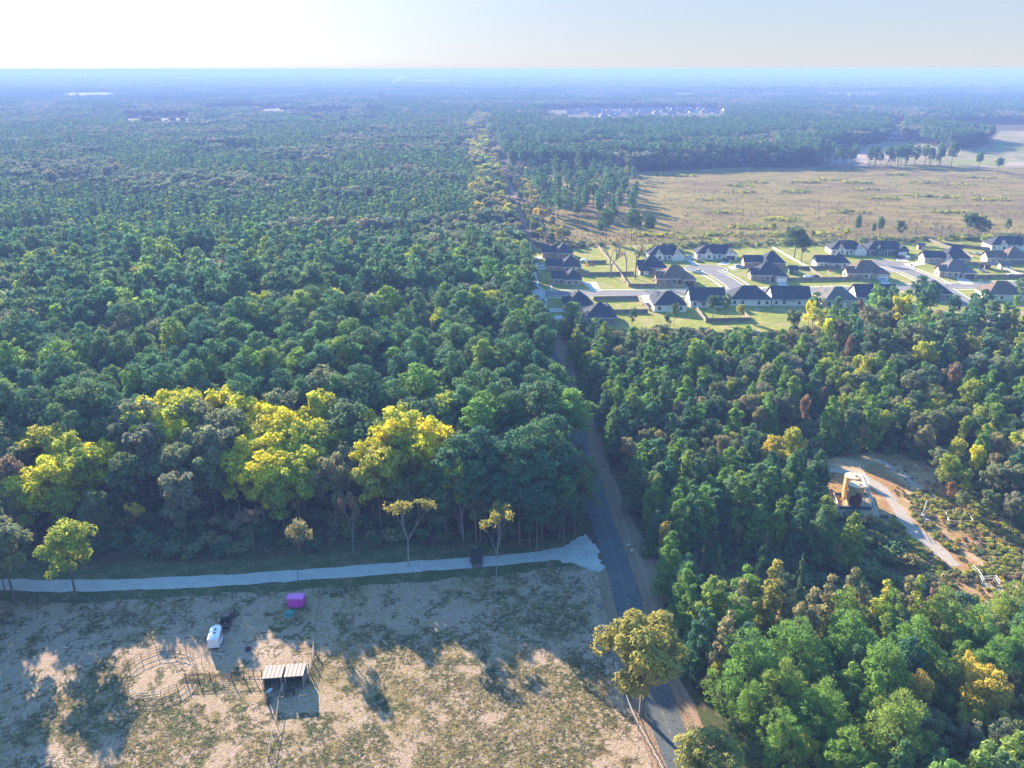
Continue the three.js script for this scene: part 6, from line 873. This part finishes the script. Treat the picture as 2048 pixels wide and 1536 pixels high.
for (const [px, py] of [[1141, 224], [1152, 223], [1186, 226], [1197, 222], [1206, 230], [1212, 226], [1224, 228], [1238, 220], [1246, 221], [1262, 226], [1270, 220], [1290, 223], [1300, 218], [1312, 224], [1318, 218], [1330, 221], [1337, 217], [1346, 219], [1357, 217], [1362, 222], [1368, 219], [1386, 221], [1408, 222], [1412, 218], [1424, 222], [1431, 223], [1200, 219], [1218, 218], [1180, 219], [1163, 220], [1232, 226], [1256, 219], [1282, 227], [1345, 225], [1375, 216], [1399, 217]]) farHouse(px, py + 4, 'far pale house in the estate beyond the woods', 'far houses beyond the woods');
for (let i = 0; i < 26; i++) farHouse(1590 + i * 11 + rr(-4, 4), 190 + rr(-2, 2), 'tiny pale house on the hazy skyline field', 'tiny houses by the skyline fields');
function barn(px, py, w, d, h, label, wm, rm) { const t = thing('long_building', label, 'building', G(px, py)); part('wall', [box(w, h, d, 0, h / 2, 0)], wm, t); part('roof', [roofGeo(0, 0, w, d, h, 0.25, 'gx')], rm, t); for (const x of [-w * 0.3, 0, w * 0.3]) part('door', [box(w * 0.1, h * 0.7, 0.2, x, h * 0.35, d / 2 + 0.1)], M.darkMetal, t); }
barn(1476, 221, 76, 24, 6, 'long white-roofed building in the far woods', HM.trim, std('white_metal_roof', [0.75, 0.75, 0.74], 0.6));
barn(1614, 291, 22, 12, 5, 'pale blue-roofed barn among the pines', std('barn_wall', [0.35, 0.36, 0.36], 0.9), std('blue_white_roof', [0.55, 0.62, 0.66], 0.6));
barn(1600, 298, 30, 10, 3.6, 'low pale shed beside the blue-roofed barn', std('shed_wall', [0.3, 0.3, 0.3], 0.9), std('pale_roof', [0.5, 0.52, 0.54], 0.6));
for (const [px, py, w, lb] of [[1757, 273, 26, 'grey warehouse behind the bare lot'], [1787, 274, 24, 'second grey warehouse beside a bare lot']]) barn(px, py, w, 12, 5, lb, std('warehouse_wall', [0.30, 0.33, 0.36], 0.9), std('warehouse_roof', [0.25, 0.28, 0.30], 0.7));
for (const [px, py, w, lb] of [[1810, 272, 10, 'white box trailer parked by the field'], [1838, 275, 12, 'white lorry at the far yard'], [1850, 274, 11, 'second white lorry at the far yard'], [1900, 281, 5, 'small white hut on the open field'], [1920, 283, 5, 'tiny white hut alone on the open field'], [1681, 294, 7, 'white trailer on the bare red lot']]) { const t = thing('box_trailer', lb, 'trailer', G(px, py), rr(-0.3, 0.3)); part('body', [box(w, 3, 3, 0, 2.2, 0)], M.white, t); part('roof', [box(w + 0.1, 0.1, 3.1, 0, 3.75, 0)], M.white, t); wheels(t, [[-w * 0.3, 1.3], [w * 0.3, 1.3], [-w * 0.3, -1.3], [w * 0.3, -1.3]], 0.5, 0.3); }
// power line over the open field
{ const P = [[1868, 292], [1970, 288], [1985, 294], [2075, 300]].map((p) => G(...p)); P.forEach((p) => { const t = thing('power_pole', 'wooden power pole on the open field', 'pole', p, 0, 'power poles on the open field'); part('pole', [rod([0, 0, 0], [0, 11, 0], 0.22, 0.16, 6)], M.post, t); part('cross_arm', [box(2.6, 0.2, 0.2, 0, 10.4, 0)], M.post, t); }); const t = thing('power_line', 'power line wires over the open field', 'wires', P[0]); for (const o of [-1.2, 1.2]) part('wire', P.slice(1).map((p, i) => rod([P[i][0] - P[0][0] + o, 10.5, -(P[i][1] - P[0][1])], [p[0] - P[0][0] + o, 10.5, -(p[1] - P[0][1])], 0.06, 0.06, 3)), M.wire, t); }
// masts on the skyline
for (const [px, Z, h, lb] of [[1716, 6500, 92, 'thin lattice mast on the skyline beyond the houses'], [598, 7200, 82, 'thin lattice mast on the wooded skyline'], [170, 5200, 70, 'short hazy mast above the woods']]) { const k = (px - 1024) / F, X = k * (Z * CP + HC * SP), t = thing('radio_mast', lb, 'mast', [X, Z]), g = []; for (let i = 0; i < 3; i++) { const a = i * 2.094; g.push(rod([Math.cos(a) * 2.2, 0, Math.sin(a) * 2.2], [Math.cos(a) * 1.2, h, Math.sin(a) * 1.2], 0.35, 0.3, 4)); } part('legs', g, M.darkMetal, t); const b = []; for (let y = 0; y < h - 8; y += 8) for (let i = 0; i < 3; i++) { const a = i * 2.094, c = a + 2.094; b.push(rod([Math.cos(a) * 2, y, Math.sin(a) * 2], [Math.cos(c) * 1.8, y + 8, Math.sin(c) * 1.8], 0.2, 0.2, 3)); } part('bracing', b, M.darkMetal, t); }
// smoke
{ const sm = std('smoke', [0.85, 0.86, 0.88], 1, { transparent: true, opacity: 0.34 }); for (const [px, py, s, lb] of [[783, 153, 1, 'white smoke plume drifting over the far woods'], [648, 158, 0.7, 'thin upright smoke wisp over the far woods']]) { const Z = 5600, X = (px - 1024) / F * (Z * CP + HC * SP), t = thing('smoke_plume', lb, 'smoke', [X, Z]), r = rngOf(px); for (let i = 0; i < 15; i++) { const f = i / 14, g = new THREE.IcosahedronGeometry(1, 2), p = g.attributes.position; for (let j = 0; j < p.count; j++) { const n = 0.7 + 0.6 * vn(p.getX(j) * 2 + i * 3, p.getY(j) * 2 + p.getZ(j) * 2, 0, 11); p.setXYZ(j, p.getX(j) * n, p.getY(j) * n, p.getZ(j) * n); } g.computeVertexNormals(); const R = (7 + 13 * f) * s; part('puff', [g.scale(R, R * 0.75, R).translate((s > 0.9 ? 100 * f : 18 * f) + rr(-5, 5, r), 8 + 42 * s * Math.sqrt(f) + rr(-4, 4, r), rr(-8, 8, r))], sm, t); } } }

// low ridges closing the horizon
for (const [Z, lo, hi, seed] of [[15500, 25, 62, 3], [20500, 45, 82, 5], [27000, 62, 97, 9]]) {
  const pos = [], idx = [], n = 160; for (let i = 0; i <= n; i++) { const X = lerp(-0.78 * Z, 0.78 * Z, i / n), h = lerp(lo, hi, fbm(i / 14, seed, 4, 0, 281)); for (const [dz, y] of [[-1500, 0], [-500, h * 0.8], [300, h], [2500, 0]]) pos.push(X, y, -(Z + dz)); if (i) for (let k = 0; k < 3; k++) { const a = (i - 1) * 4 + k, b = a + 4; idx.push(a, b, a + 1, b, b + 1, a + 1); } }
  const g = new THREE.BufferGeometry(); g.setAttribute('position', new THREE.BufferAttribute(new Float32Array(pos), 3)); g.setIndex(idx); g.computeVertexNormals(); topMesh('hills', g, std('wooded_hills', [0.07, 0.09, 0.05], 1), 'structure');
}
renderer.render(scene, camera);
